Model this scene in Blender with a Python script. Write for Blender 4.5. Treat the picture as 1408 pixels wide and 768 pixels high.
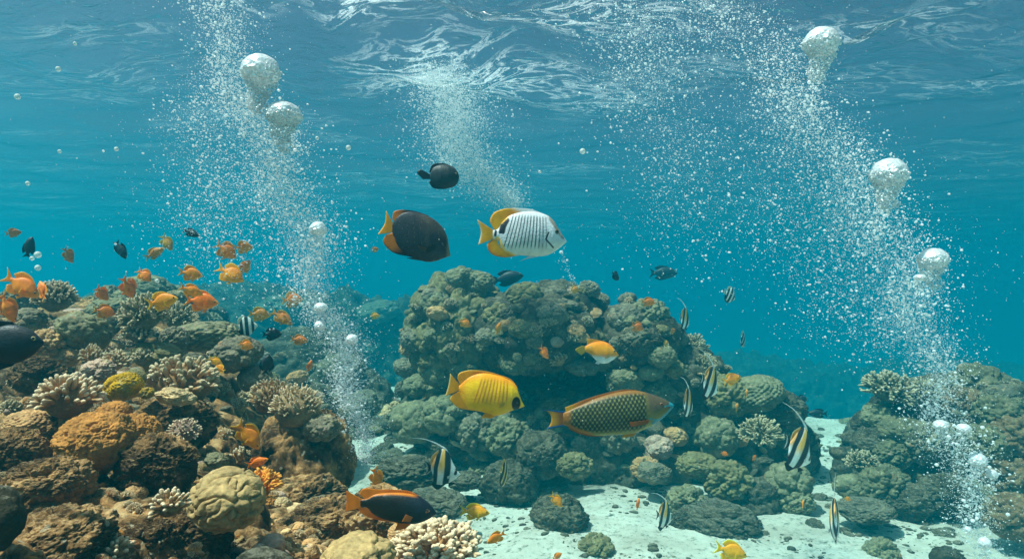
import bpy, bmesh, math, random
import numpy as np
from mathutils import Vector, Matrix, Euler
from mathutils.bvhtree import BVHTree

R = math.radians
for o in list(bpy.data.objects):
    bpy.data.objects.remove(o)
scn = bpy.context.scene
COL = scn.collection
rng = np.random.default_rng(7)
random.seed(7)

# ------------------------------------------------------------------ camera
FPX, CX, CY = 917.0, 704.0, 384.0          # focal length and centre in pixels of a 1408 wide picture
cam_d = bpy.data.cameras.new('camera')
cam_d.sensor_width = 36.0
cam_d.lens = 36.0 * FPX / 1408.0
cam_d.clip_start, cam_d.clip_end = 0.02, 400.0
cam = bpy.data.objects.new('camera', cam_d)
cam.rotation_euler = (R(90), 0, 0)
COL.objects.link(cam)
scn.camera = cam

# ------------------------------------------------------------------ light
SUN_EL, SUN_AZ = R(66), R(-112)             # azimuth measured from the viewing direction (+Y) towards +X
sun_dir = Vector((math.cos(SUN_EL) * math.sin(SUN_AZ), math.cos(SUN_EL) * math.cos(SUN_AZ), math.sin(SUN_EL)))
w = bpy.data.worlds.new('World')
scn.world = w
w.use_nodes = True
nt = w.node_tree
sky = nt.nodes.new('ShaderNodeTexSky')
sky.sky_type = 'NISHITA'
sky.sun_disc = False
sky.dust_density = 5.0
sky.ozone_density = 1.2
sky.air_density = 0.5
sky.sun_elevation = SUN_EL
sky.sun_rotation = SUN_AZ
nt.links.new(sky.outputs[0], nt.nodes['Background'].inputs[0])
nt.nodes['Background'].inputs[1].default_value = 0.062
sl = bpy.data.lights.new('sun', 'SUN')
sl.energy = 5.0
sl.angle = R(0.6)
sl.color = (1.0, 0.92, 0.83)
sun = bpy.data.objects.new('sun', sl)
sun.rotation_euler = sun_dir.to_track_quat('Z', 'Y').to_euler()
COL.objects.link(sun)
scn.view_settings.view_transform = 'Standard'
scn.view_settings.look = 'None'
scn.view_settings.exposure = 0.9
scn.view_settings.gamma = 1.0
scn.view_settings.use_curve_mapping = False
cy = scn.cycles
cy.use_denoising = True
cy.denoiser = 'OPENIMAGEDENOISE'
cy.denoising_input_passes = 'RGB_ALBEDO_NORMAL'
cy.max_bounces = 10
cy.diffuse_bounces = 4
cy.glossy_bounces = 3
cy.transmission_bounces = 3
cy.transparent_max_bounces = 24
cy.volume_bounces = 3
cy.caustics_reflective = False
cy.caustics_refractive = False
cy.sample_clamp_indirect = 4.0
cy.use_adaptive_sampling = True
cy.adaptive_threshold = 0.01

# ------------------------------------------------------------------ helpers
def pix(px, py, d):
    return Vector(((px - CX) / FPX * d, d, -(py - CY) / FPX * d))

def tag(o, label=None, cat=None, group=None, kind=None):
    if label: o['label'] = label
    if cat: o['category'] = cat
    if group: o['group'] = group
    if kind: o['kind'] = kind
    return o

def mesh_np(name, V, F, cols=None, attrs=None, smooth=True):
    """V (n,3); F (m,k) of one face size, or a list of such arrays"""
    me = bpy.data.meshes.new(name)
    Fs = F if isinstance(F, list) else [F]
    Fs = [np.asarray(f, dtype=np.int32) for f in Fs if len(f)]
    V = np.asarray(V, dtype=np.float32)
    nl = sum(f.size for f in Fs)
    nf = sum(len(f) for f in Fs)
    me.vertices.add(len(V)); me.vertices.foreach_set('co', V.ravel())
    me.loops.add(nl); me.loops.foreach_set('vertex_index', np.concatenate([f.ravel() for f in Fs]))
    me.polygons.add(nf)
    tot = np.concatenate([np.full(len(f), f.shape[1], np.int32) for f in Fs])
    st = np.concatenate([[0], np.cumsum(tot)[:-1]]).astype(np.int32)
    me.polygons.foreach_set('loop_start', st)
    me.polygons.foreach_set('use_smooth', np.full(nf, smooth))
    me.update(calc_edges=True)
    if cols is not None:
        a = me.color_attributes.new('Col', 'FLOAT_COLOR', 'POINT')
        c = np.ones((len(V), 4), np.float32); c[:, :3] = cols
        a.data.foreach_set('color', c.ravel())
    for k, v in (attrs or {}).items():
        a = me.attributes.new(k, 'FLOAT', 'POINT')
        a.data.foreach_set('value', np.asarray(v, np.float32))
    return me

def link(name, me, mat=None, parent=None, loc=None, color=None):
    o = bpy.data.objects.new(name, me)
    COL.objects.link(o)
    if mat is not None and me is not None and not me.materials:
        me.materials.append(mat)
    if parent is not None: o.parent = parent
    if loc is not None: o.location = loc
    if color is not None: o.color = (*color[:3], 1)
    return o

def copy_tree(o, parent=None):
    c = o.copy(); COL.objects.link(c)
    if parent is not None: c.parent = parent
    for ch in o.children:
        copy_tree(ch, c)
    return c

def paint(o, color):
    o.color = (*color, 1)
    for c in o.children: paint(c, color)

# ---- numpy noise
_perm = np.random.default_rng(3).permutation(256).astype(np.int64)
_perm = np.concatenate([_perm, _perm, _perm])
_g = np.random.default_rng(5).normal(size=(256, 3)); _g /= np.linalg.norm(_g, axis=1)[:, None]
def pn(P):
    P = np.asarray(P, np.float64)
    I = np.floor(P).astype(np.int64); f = P - I; I &= 255
    u = f * f * f * (f * (f * 6 - 15) + 10)
    def gr(dx, dy, dz):
        h = _perm[_perm[_perm[I[:, 0] + dx & 255] + (I[:, 1] + dy & 255)] + (I[:, 2] + dz & 255)]
        g = _g[h]
        return g[:, 0] * (f[:, 0] - dx) + g[:, 1] * (f[:, 1] - dy) + g[:, 2] * (f[:, 2] - dz)
    def L(a, b, t): return a + (b - a) * t
    x0 = L(L(gr(0,0,0), gr(1,0,0), u[:,0]), L(gr(0,1,0), gr(1,1,0), u[:,0]), u[:,1])
    x1 = L(L(gr(0,0,1), gr(1,0,1), u[:,0]), L(gr(0,1,1), gr(1,1,1), u[:,0]), u[:,1])
    return L(x0, x1, u[:,2]) * 1.5
def fbm(P, o=5, lac=2.1, g=0.5):
    s = 0; a = 1.0
    for i in range(o):
        s = s + a * pn(P + 17.3 * i); P = P * lac; a *= g
    return s
def ridged(P, o=4, lac=2.1, g=0.5):
    s = 0; a = 1.0
    for i in range(o):
        s = s + a * (1 - 2 * np.abs(pn(P + 9.1 * i))); P = P * lac; a *= g
    return s
def billow(P, o=4, lac=2.2, g=0.5):
    s = 0; a = 1.0
    for i in range(o):
        s = s + a * np.sqrt(np.abs(pn(P + 5.7 * i)) + 1e-4); P = P * lac; a *= g
    return s
def sstep(a, b, x):
    t = np.clip((x - a) / (b - a), 0, 1); return t * t * (3 - 2 * t)

_ico = {}
def ico(sub):
    if sub not in _ico:
        bm = bmesh.new(); bmesh.ops.create_icosphere(bm, subdivisions=sub, radius=1.0)
        _ico[sub] = (np.array([v.co[:] for v in bm.verts]), np.array([[v.index for v in f.verts] for f in bm.faces]))
        bm.free()
    v, f = _ico[sub]
    return v.copy(), f
def fib(n, jit, r):
    i = np.arange(n) + 0.5
    ph = np.arccos(1 - 2 * i / n); th = math.pi * (1 + 5 ** 0.5) * i
    P = np.stack([np.cos(th) * np.sin(ph), np.sin(th) * np.sin(ph), np.cos(ph)], 1)
    P += r.normal(size=P.shape) * jit / math.sqrt(n)
    return P / np.linalg.norm(P, axis=1)[:, None]
def lobes(N, n, seed, jit=0.6, wide=1.25):
    """rounded swellings round n seeds on the unit sphere, 0 in the creases, 1 on top"""
    r = np.random.default_rng(seed)
    S = fib(n, jit, r)
    sz = r.uniform(0.7, 1.25, n)
    d = np.arccos(np.clip(N @ S.T, -1, 1)) / sz[None, :]
    m = d.min(1) / (wide * math.sqrt(4.0 / n))
    return np.sqrt(np.clip(1 - m * m, 0, 1))

# ------------------------------------------------------------------ materials
def mat_new(name):
    m = bpy.data.materials.new(name); m.use_nodes = True
    nt = m.node_tree; bs = nt.nodes['Principled BSDF']
    return m, nt, bs, nt.nodes['Material Output']
def N(nt, t, **k):
    n = nt.nodes.new(t)
    for a, v in k.items(): setattr(n, a, v)
    return n
def noise(nt, scale, detail=4, rough=0.6, coord='Object', vec=None):
    n = N(nt, 'ShaderNodeTexNoise'); n.inputs['Scale'].default_value = scale
    n.inputs['Detail'].default_value = detail; n.inputs['Roughness'].default_value = rough
    if vec is None:
        tc = N(nt, 'ShaderNodeTexCoord'); vec = tc.outputs[coord]
    nt.links.new(vec, n.inputs['Vector'])
    return n
def ramp(nt, src, stops):
    r = N(nt, 'ShaderNodeValToRGB'); e = r.color_ramp.elements
    while len(e) < len(stops): e.new(0.5)
    for i, (p, c) in enumerate(stops):
        e[i].position = p; e[i].color = (*c, 1) if len(c) == 3 else c
    nt.links.new(src, r.inputs[0])
    return r
def mixc(nt, mode, fac, a, b):
    m = N(nt, 'ShaderNodeMix', data_type='RGBA', blend_type=mode)
    for sock, v in ((m.inputs[0], fac), (m.inputs[6], a), (m.inputs[7], b)):
        if hasattr(v, 'is_linked') or hasattr(v, 'links'): nt.links.new(v, sock)
        elif isinstance(v, (int, float)): sock.default_value = v
        else: sock.default_value = (*v, 1)
    return m.outputs[2]
def bump(nt, bs, src, dist, strength=1.0):
    b = N(nt, 'ShaderNodeBump'); b.inputs['Distance'].default_value = dist; b.inputs['Strength'].default_value = strength
    nt.links.new(src, b.inputs['Height']); nt.links.new(b.outputs[0], bs.inputs['Normal'])
    return b

def coral_material(name, tip=None, grain=160.0, bumpd=0.003, patchy=0.5, coord='World'):
    """colour from the object, mottled by noise in metres; living tips of branches paler"""
    m, nt, bs, out = mat_new(name)
    geo = N(nt, 'ShaderNodeNewGeometry'); oi = N(nt, 'ShaderNodeObjectInfo')
    pos = geo.outputs['Position']
    n1 = noise(nt, 14, 5, 0.65, vec=pos); n2 = noise(nt, grain, 4, 0.7, vec=pos)
    r1 = ramp(nt, n1.outputs[0], [(0.3, (0.55, 0.55, 0.52)), (0.5, (1.15, 1.15, 1.15)), (0.7, (1.9, 1.8, 1.65))])
    c = mixc(nt, 'MULTIPLY', patchy + 0.35, oi.outputs['Color'], r1.outputs[0])
    r2 = ramp(nt, n2.outputs[0], [(0.32, (0.5, 0.48, 0.45)), (0.55, (1, 1, 1)), (0.75, (1.5, 1.5, 1.45))])
    c = mixc(nt, 'MULTIPLY', 0.75, c, r2.outputs[0])
    n3 = noise(nt, 24, 5, 0.7, vec=pos); n4 = noise(nt, 7, 3, 0.6, vec=pos)
    r3 = ramp(nt, n3.outputs[0], [(0.56, (0, 0, 0)), (0.66, (0.7, 0.7, 0.7))])
    pc = ramp(nt, n4.outputs[0], [(0.38, (0.42, 0.19, 0.07)), (0.46, (0.45, 0.40, 0.28)), (0.56, (0.36, 0.30, 0.12)), (0.64, (0.46, 0.26, 0.24))])
    if patchy > 0.3: c = mixc(nt, 'MIX', r3.outputs[0], c, pc.outputs[0])
    if tip is not None:
        at = N(nt, 'ShaderNodeAttribute', attribute_name='tip')
        tr = ramp(nt, at.outputs['Fac'], [(0.55, (0, 0, 0)), (0.95, (1, 1, 1))])
        c = mixc(nt, 'MIX', tr.outputs[0], c, tip)
    nt.links.new(c, bs.inputs['Base Color'])
    bs.inputs['Roughness'].default_value = 0.85
    bs.inputs['Specular IOR Level'].default_value = 0.15
    bump(nt, bs, n2.outputs[0], bumpd, 0.9)
    return m

def rock_material(name, stops, sand=None, fine=0.006):
    m, nt, bs, out = mat_new(name)
    geo = N(nt, 'ShaderNodeNewGeometry'); pos = geo.outputs['Position']
    n1 = noise(nt, 5.0, 6, 0.65, vec=pos); n2 = noise(nt, 45, 6, 0.72, vec=pos); n3 = noise(nt, 230, 3, 0.6, vec=pos)
    r1 = ramp(nt, n1.outputs[0], stops)
    r2 = ramp(nt, n2.outputs[0], [(0.3, (0.35, 0.33, 0.32)), (0.5, (0.95, 0.95, 0.95)), (0.68, (1.7, 1.62, 1.5))])
    c = mixc(nt, 'MULTIPLY', 0.85, r1.outputs[0], r2.outputs[0])
    vo = N(nt, 'ShaderNodeTexVoronoi'); vo.inputs['Scale'].default_value = 30; nt.links.new(pos, vo.inputs['Vector'])
    r4 = ramp(nt, vo.outputs['Distance'], [(0.0, (1, 1, 1)), (0.13, (1, 1, 1)), (0.2, (0, 0, 0))])
    n5 = noise(nt, 3.3, 3, 0.5, vec=pos)
    r5 = ramp(nt, n5.outputs[0], [(0.56, (0, 0, 0)), (0.64, (1, 1, 1))])
    f = N(nt, 'ShaderNodeMath', operation='MULTIPLY')
    nt.links.new(r4.outputs[0], f.inputs[0]); nt.links.new(r5.outputs[0], f.inputs[1])
    c = mixc(nt, 'MIX', f.outputs[0], c, (0.42, 0.36, 0.26))
    if sand is not None:      # sediment lies on the flat ledges
        sx = N(nt, 'ShaderNodeSeparateXYZ'); nt.links.new(geo.outputs['True Normal'], sx.inputs[0])
        ad = N(nt, 'ShaderNodeMath', operation='MULTIPLY_ADD')
        nt.links.new(n2.outputs[0], ad.inputs[0]); ad.inputs[1].default_value = 0.8; nt.links.new(sx.outputs[2], ad.inputs[2])
        r6 = ramp(nt, ad.outputs[0], [(0.0, (0, 0, 0)), (1.0, (0, 0, 0)), (1.0, (0, 0, 0))])
        r6.color_ramp.elements[0].position = 0.5; r6.color_ramp.elements[1].position = 0.9; r6.color_ramp.elements[2].position = 1.0
        r6.color_ramp.elements[1].color = (0, 0, 0, 1); r6.color_ramp.elements[2].color = (0.75, 0.75, 0.75, 1)
        mp = N(nt, 'ShaderNodeMapRange'); nt.links.new(ad.outputs[0], mp.inputs[0])
        mp.inputs[1].default_value = 1.2; mp.inputs[2].default_value = 1.65; mp.inputs[4].default_value = 0.65
        c = mixc(nt, 'MIX', mp.outputs[0], c, sand)
    nt.links.new(c, bs.inputs['Base Color'])
    bs.inputs['Roughness'].default_value = 0.9
    bs.inputs['Specular IOR Level'].default_value = 0.1
    ad2 = N(nt, 'ShaderNodeMath', operation='MULTIPLY_ADD')
    nt.links.new(n3.outputs[0], ad2.inputs[0]); ad2.inputs[1].default_value = 0.35; nt.links.new(n2.outputs[0], ad2.inputs[2])
    bump(nt, bs, ad2.outputs[0], fine * 2, 1.0)
    return m

M = {}
M['coral'] = coral_material('coral_skin')
M['coral_smooth'] = coral_material('coral_smooth', grain=90, bumpd=0.0015, patchy=0.2)
M['tip_white'] = coral_material('branch_pale_tip', tip=(0.72, 0.54, 0.35))
M['tip_tan'] = coral_material('branch_tan_tip', tip=(0.55, 0.42, 0.26))
M['tip_orange'] = coral_material('branch_orange_tip', tip=(0.75, 0.34, 0.06))
M['rock_near'] = rock_material('reef_rock_near', [(0.30, (0.03, 0.014, 0.007)), (0.46, (0.075, 0.037, 0.015)), (0.57, (0.38, 0.195, 0.075)), (0.68, (0.66, 0.41, 0.19))], sand=(0.64, 0.45, 0.24))
M['rock_far'] = rock_material('reef_rock_far', [(0.30, (0.02, 0.018, 0.012)), (0.46, (0.06, 0.05, 0.03)), (0.6, (0.13, 0.105, 0.065)), (0.72, (0.25, 0.21, 0.14))], sand=(0.34, 0.31, 0.23))

def sand_material():
    m, nt, bs, out = mat_new('pale_sand')
    geo = N(nt, 'ShaderNodeNewGeometry'); pos = geo.outputs['Position']
    n1 = noise(nt, 1.6, 6, 0.65, vec=pos); n2 = noise(nt, 26, 5, 0.7, vec=pos); n3 = noise(nt, 260, 2, 0.6, vec=pos)
    r1 = ramp(nt, n1.outputs[0], [(0.34, (0.39, 0.345, 0.275)), (0.5, (0.53, 0.49, 0.405)), (0.68, (0.61, 0.58, 0.49))])
    r2 = ramp(nt, n2.outputs[0], [(0.35, (0.22, 0.23, 0.19)), (0.46, (0.95, 0.95, 0.95)), (0.7, (1.08, 1.08, 1.08))])
    c = mixc(nt, 'MULTIPLY', 0.8, r1.outputs[0], r2.outputs[0])
    r3 = ramp(nt, n3.outputs[0], [(0.3, (0.6, 0.58, 0.55)), (0.45, (1, 1, 1))])
    c = mixc(nt, 'MULTIPLY', 0.6, c, r3.outputs[0])
    nt.links.new(c, bs.inputs['Base Color']); bs.inputs['Roughness'].default_value = 0.95
    bs.inputs['Specular IOR Level'].default_value = 0.05
    bump(nt, bs, n2.outputs[0], 0.012, 0.9)
    return m
M['sand'] = sand_material()

def surface_material():
    m, nt, bs, out = mat_new('water_surface')
    nt.nodes.remove(bs)
    geo = N(nt, 'ShaderNodeNewGeometry'); pos = geo.outputs['Position']
    mp = N(nt, 'ShaderNodeMapping'); mp.inputs['Scale'].default_value = (1.0, 1.5, 1.0); nt.links.new(pos, mp.inputs[0])
    n1 = noise(nt, 5.5, 5, 0.55, vec=mp.outputs[0]); n1.inputs['Distortion'].default_value = 0.6
    b = N(nt, 'ShaderNodeBump'); b.inputs['Distance'].default_value = 0.085; b.inputs['Strength'].default_value = 1.0
    dd = N(nt, 'ShaderNodeVectorMath', operation='LENGTH'); nt.links.new(pos, dd.inputs[0])       # the wind ripples die out in calmer water
    dr = N(nt, 'ShaderNodeMapRange'); dr.inputs[1].default_value = 4.6; dr.inputs[2].default_value = 8.0; dr.inputs[3].default_value = 1.0; dr.inputs[4].default_value = 0.15
    nt.links.new(dd.outputs['Value'], dr.inputs[0]); nt.links.new(dr.outputs[0], b.inputs['Strength'])
    nt.links.new(n1.outputs[0], b.inputs['Height'])
    fr = N(nt, 'ShaderNodeFresnel'); fr.inputs['IOR'].default_value = 1.333
    nt.links.new(b.outputs[0], fr.inputs['Normal'])
    tr = N(nt, 'ShaderNodeBsdfTransparent'); gl = N(nt, 'ShaderNodeBsdfGlossy'); gl.inputs['Roughness'].default_value = 0.03
    nt.links.new(b.outputs[0], gl.inputs['Normal'])
    mx = N(nt, 'ShaderNodeMixShader')
    nt.links.new(fr.outputs[0], mx.inputs[0]); nt.links.new(tr.outputs[0], mx.inputs[1]); nt.links.new(gl.outputs[0], mx.inputs[2])
    # froth over the bubble columns, plus white streaks painted in as sky glints
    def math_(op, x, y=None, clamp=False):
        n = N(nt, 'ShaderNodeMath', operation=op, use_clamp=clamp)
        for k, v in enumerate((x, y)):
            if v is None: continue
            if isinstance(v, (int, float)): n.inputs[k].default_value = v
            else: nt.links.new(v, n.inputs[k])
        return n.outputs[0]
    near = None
    for (cx, cy_, rad, amt) in FOAM_GLINTS:
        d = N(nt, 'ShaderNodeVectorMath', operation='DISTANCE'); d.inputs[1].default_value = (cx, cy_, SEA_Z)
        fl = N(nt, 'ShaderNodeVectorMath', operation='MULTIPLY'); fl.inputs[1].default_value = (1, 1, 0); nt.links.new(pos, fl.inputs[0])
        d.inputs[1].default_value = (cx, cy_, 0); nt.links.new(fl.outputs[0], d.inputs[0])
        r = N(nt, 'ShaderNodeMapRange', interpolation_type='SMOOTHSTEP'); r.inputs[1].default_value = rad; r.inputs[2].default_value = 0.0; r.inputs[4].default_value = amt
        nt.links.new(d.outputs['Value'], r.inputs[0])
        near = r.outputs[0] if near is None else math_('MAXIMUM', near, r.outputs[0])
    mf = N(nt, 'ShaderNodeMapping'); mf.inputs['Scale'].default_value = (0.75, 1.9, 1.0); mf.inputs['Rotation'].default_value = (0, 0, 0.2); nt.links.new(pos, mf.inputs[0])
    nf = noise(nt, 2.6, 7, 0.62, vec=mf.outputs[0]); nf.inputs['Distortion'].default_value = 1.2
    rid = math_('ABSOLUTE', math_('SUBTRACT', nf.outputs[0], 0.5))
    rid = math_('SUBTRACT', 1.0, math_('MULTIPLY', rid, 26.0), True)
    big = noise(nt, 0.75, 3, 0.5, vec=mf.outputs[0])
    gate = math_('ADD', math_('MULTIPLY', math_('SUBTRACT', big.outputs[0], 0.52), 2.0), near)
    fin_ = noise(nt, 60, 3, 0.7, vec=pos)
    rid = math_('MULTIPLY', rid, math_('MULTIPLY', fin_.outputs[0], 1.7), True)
    foam_glint = math_('MULTIPLY', rid, gate, True)
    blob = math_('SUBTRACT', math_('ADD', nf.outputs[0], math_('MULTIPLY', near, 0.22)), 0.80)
    foam_glint = math_('ADD', foam_glint, math_('MULTIPLY', blob, 6.0, True), True)
    foam_glint = math_('MULTIPLY', foam_glint, 0.42)
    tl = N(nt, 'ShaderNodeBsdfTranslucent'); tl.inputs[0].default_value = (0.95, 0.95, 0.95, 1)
    mx2 = N(nt, 'ShaderNodeMixShader'); nt.links.new(foam_glint, mx2.inputs[0]); nt.links.new(mx.outputs[0], mx2.inputs[1]); nt.links.new(tl.outputs[0], mx2.inputs[2])
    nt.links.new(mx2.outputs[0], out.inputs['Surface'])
    return m
# froth over bubble columns and painted sky glints: x, y, radius, amount
FOAM_GLINTS = ((-0.62, 5.5, 1.2, 1.5), (-1.0, 4.3, 0.5, 1.3), (-1.8, 4.25, 0.5, 0.8), (0.5, 4.4, 0.9, 0.9), (1.0, 4.45, 0.7, 0.8), (2.2, 4.5, 0.6, 0.5), (-0.1, 6.0, 1.1, 0.6), (0.8, 6.3, 1.0, 0.5),
        (2.6, 4.4, 0.8, 0.45), (1.7, 5.3, 0.9, 0.5), (3.4, 5.5, 1.2, 0.4), (-2.9, 4.6, 0.8, 0.4), (-3.6, 5.7, 1.0, 0.35))  # this row only paints bright glints, away from the columns
SEA_Z, SAND_Z = 1.72, -1.6
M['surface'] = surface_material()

def fish_material(name, rough=0.45, spec=0.22, scales=True):
    m, nt, bs, out = mat_new(name)
    at = N(nt, 'ShaderNodeVertexColor', layer_name='Col'); oi = N(nt, 'ShaderNodeObjectInfo')
    c = mixc(nt, 'MULTIPLY', 1.0, at.outputs[0], oi.outputs['Color'])
    n = noise(nt, 9, 4, 0.6)
    r = ramp(nt, n.outputs[0], [(0.3, (0.78, 0.76, 0.74)), (0.6, (1.06, 1.06, 1.06))])
    c = mixc(nt, 'MULTIPLY', 0.8, c, r.outputs[0])
    nt.links.new(c, bs.inputs['Base Color'])
    bs.inputs['Roughness'].default_value = rough; bs.inputs['Specular IOR Level'].default_value = spec
    if scales:
        v = N(nt, 'ShaderNodeTexVoronoi'); v.inputs['Scale'].default_value = 42
        tc = N(nt, 'ShaderNodeTexCoord'); nt.links.new(tc.outputs['Object'], v.inputs['Vector'])
        bump(nt, bs, v.outputs['Distance'], 0.004, 0.15)
    return m
M['fish'] = fish_material('fish_skin')
M['fin'] = fish_material('fish_fin', 0.5, 0.3, False)
# fins let some light through
_nt = M['fin'].node_tree; _bs = _nt.nodes['Principled BSDF']; _o = _nt.nodes['Material Output']
_tl = N(_nt, 'ShaderNodeBsdfTranslucent'); _mx = N(_nt, 'ShaderNodeMixShader'); _mx.inputs[0].default_value = 0.4
_nt.links.new(_bs.inputs['Base Color'].links[0].from_socket, _tl.inputs[0])
_nt.links.new(_bs.outputs[0], _mx.inputs[1]); _nt.links.new(_tl.outputs[0], _mx.inputs[2]); _nt.links.new(_mx.outputs[0], _o.inputs['Surface'])
M['eye'] = fish_material('fish_eye', 0.08, 0.6, False)

def bubble_material():
    m, nt, bs, out = mat_new('air_bubble')
    bs.inputs['Base Color'].default_value = (0.95, 0.95, 0.95, 1)
    bs.inputs['Roughness'].default_value = 0.10
    bs.inputs['Specular IOR Level'].default_value = 1.0
    tl = N(nt, 'ShaderNodeBsdfTranslucent'); tl.inputs[0].default_value = (0.97, 0.97, 0.97, 1)
    mx = N(nt, 'ShaderNodeMixShader'); mx.inputs[0].default_value = 0.40
    nt.links.new(bs.outputs[0], mx.inputs[1]); nt.links.new(tl.outputs[0], mx.inputs[2])
    tr = N(nt, 'ShaderNodeBsdfTransparent'); m2 = N(nt, 'ShaderNodeMixShader'); m2.inputs[0].default_value = 0.79
    nt.links.new(tr.outputs[0], m2.inputs[1]); nt.links.new(mx.outputs[0], m2.inputs[2]); nt.links.new(m2.outputs[0], out.inputs['Surface'])
    return m
M['bubble'] = bubble_material()
def froth_material():
    """air pocket under water: mirror bright, mottled by ripples of its skin"""
    m, nt, bs, out = mat_new('silver_air')
    geo = N(nt, 'ShaderNodeNewGeometry'); pos = geo.outputs['Position']
    n1 = noise(nt, 150, 4, 0.65, vec=pos); n2 = noise(nt, 60, 3, 0.6, vec=pos)
    r = ramp(nt, n1.outputs[0], [(0.36, (0.66, 0.67, 0.69)), (0.50, (0.97, 0.97, 0.97))])
    nt.links.new(r.outputs[0], bs.inputs['Base Color']); bs.inputs['Roughness'].default_value = 0.3
    b = bump(nt, bs, n2.outputs[0], 0.005, 1.0)
    gl = N(nt, 'ShaderNodeBsdfGlossy'); gl.inputs['Roughness'].default_value = 0.10; gl.inputs['Color'].default_value = (0.97, 0.97, 0.97, 1)
    nt.links.new(b.outputs[0], gl.inputs['Normal'])
    tl = N(nt, 'ShaderNodeBsdfTranslucent'); nt.links.new(r.outputs[0], tl.inputs[0])
    mx = N(nt, 'ShaderNodeMixShader'); mx.inputs[0].default_value = 0.3
    nt.links.new(bs.outputs[0], mx.inputs[1]); nt.links.new(tl.outputs[0], mx.inputs[2])
    m2 = N(nt, 'ShaderNodeMixShader'); m2.inputs[0].default_value = 0.2
    nt.links.new(mx.outputs[0], m2.inputs[1]); nt.links.new(gl.outputs[0], m2.inputs[2])
    tr = N(nt, 'ShaderNodeBsdfTransparent'); m3 = N(nt, 'ShaderNodeMixShader'); m3.inputs[0].default_value = 0.18
    nt.links.new(m2.outputs[0], m3.inputs[1]); nt.links.new(tr.outputs[0], m3.inputs[2]); nt.links.new(m3.outputs[0], out.inputs['Surface'])
    return m
M['froth'] = froth_material()
def speck_material():
    m, nt, bs, out = mat_new('drifting_speck')
    bs.inputs['Base Color'].default_value = (0.75, 0.78, 0.72, 1); bs.inputs['Roughness'].default_value = 0.6
    tr = N(nt, 'ShaderNodeBsdfTransparent'); mx = N(nt, 'ShaderNodeMixShader'); mx.inputs[0].default_value = 0.45
    nt.links.new(tr.outputs[0], mx.inputs[1]); nt.links.new(bs.outputs[0], mx.inputs[2]); nt.links.new(mx.outputs[0], out.inputs['Surface'])
    return m
M['speck'] = speck_material()

# ------------------------------------------------------------------ setting
SEA_Z, SAND_Z = 1.72, -1.6
def polar(az0, az1, na, r0, r1, nr):
    az = np.linspace(az0, az1, na); r = np.exp(np.linspace(math.log(r0), math.log(r1), nr))
    A, Q = np.meshgrid(az, r, indexing='ij')
    X = Q * np.sin(A); Y = Q * np.cos(A)
    idx = np.arange(na * nr).reshape(na, nr)
    F = np.stack([idx[:-1, :-1].ravel(), idx[:-1, 1:].ravel(), idx[1:, 1:].ravel(), idx[1:, :-1].ravel()], 1)
    return X.ravel(), Y.ravel(), Q.ravel(), F

BVH_V, BVH_F, _off = [], [], 0
def solid(V, F):
    global _off
    F = np.asarray(F)
    if F.shape[1] == 4: F = np.concatenate([F[:, [0, 1, 2]], F[:, [0, 2, 3]]])
    BVH_V.append(np.asarray(V)); BVH_F.append(F + _off); _off += len(V)

# sand
def sand_h(x, y):
    P = np.stack([x, y, 0 * x], 1)
    q = np.hypot(x, y)
    e = np.clip(q - 8.4 + 1.3 * fbm(np.stack([x, y, 0 * x], 1) * 0.55 + 7, 3), 0, 12)
    drop = np.where(e < 4, 0.11 * e ** 2, np.minimum(1.76 + 0.88 * (e - 4), 7.0))
    return SAND_Z - drop + 0.10 * fbm(P * 0.45, 3) + 0.035 * fbm(P * 2.2, 3) + 0.006 * pn(P * np.array([5, 13, 1]))
x, y, q, F = polar(-math.pi, math.pi, 620, 0.3, 105, 350)
V = np.stack([x, y, sand_h(x, y)], 1)
sand = link('sea_bed', mesh_np('sea_bed', V, F), M['sand']); tag(sand, 'pale rippled sand covering the sea floor', kind='structure')
solid(V, F)

# water surface
r_ = np.random.default_rng(11)
x, y, q, F = polar(-math.pi, math.pi, 900, 0.3, 105, 440)
z = np.zeros_like(x)
for i in range(34):
    lam = 0.22 * (14 ** r_.random()); th = r_.normal(math.pi / 2 - 0.25, 0.75); ph = r_.random() * 6.28
    k = 2 * math.pi / lam
    fade = np.clip(lam / (0.02 * q + 1e-6) / 3 , 0, 1)
    z += fade * 0.014 * lam * np.sin(k * (x * math.cos(th) + y * math.sin(th)) + ph)
P = np.stack([x, y, 0 * x], 1)
z += 0.045 * (fbm(P * 0.9 + 3, 3))
z *= np.interp(q, [4.8, 8.5], [1.0, 0.3])
V = np.stack([x, y, SEA_Z + z], 1)
sea = link('water_surface', mesh_np('water_surface', V, F), M['surface']); tag(sea, 'rippled underside of the sea surface', kind='structure')

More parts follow.
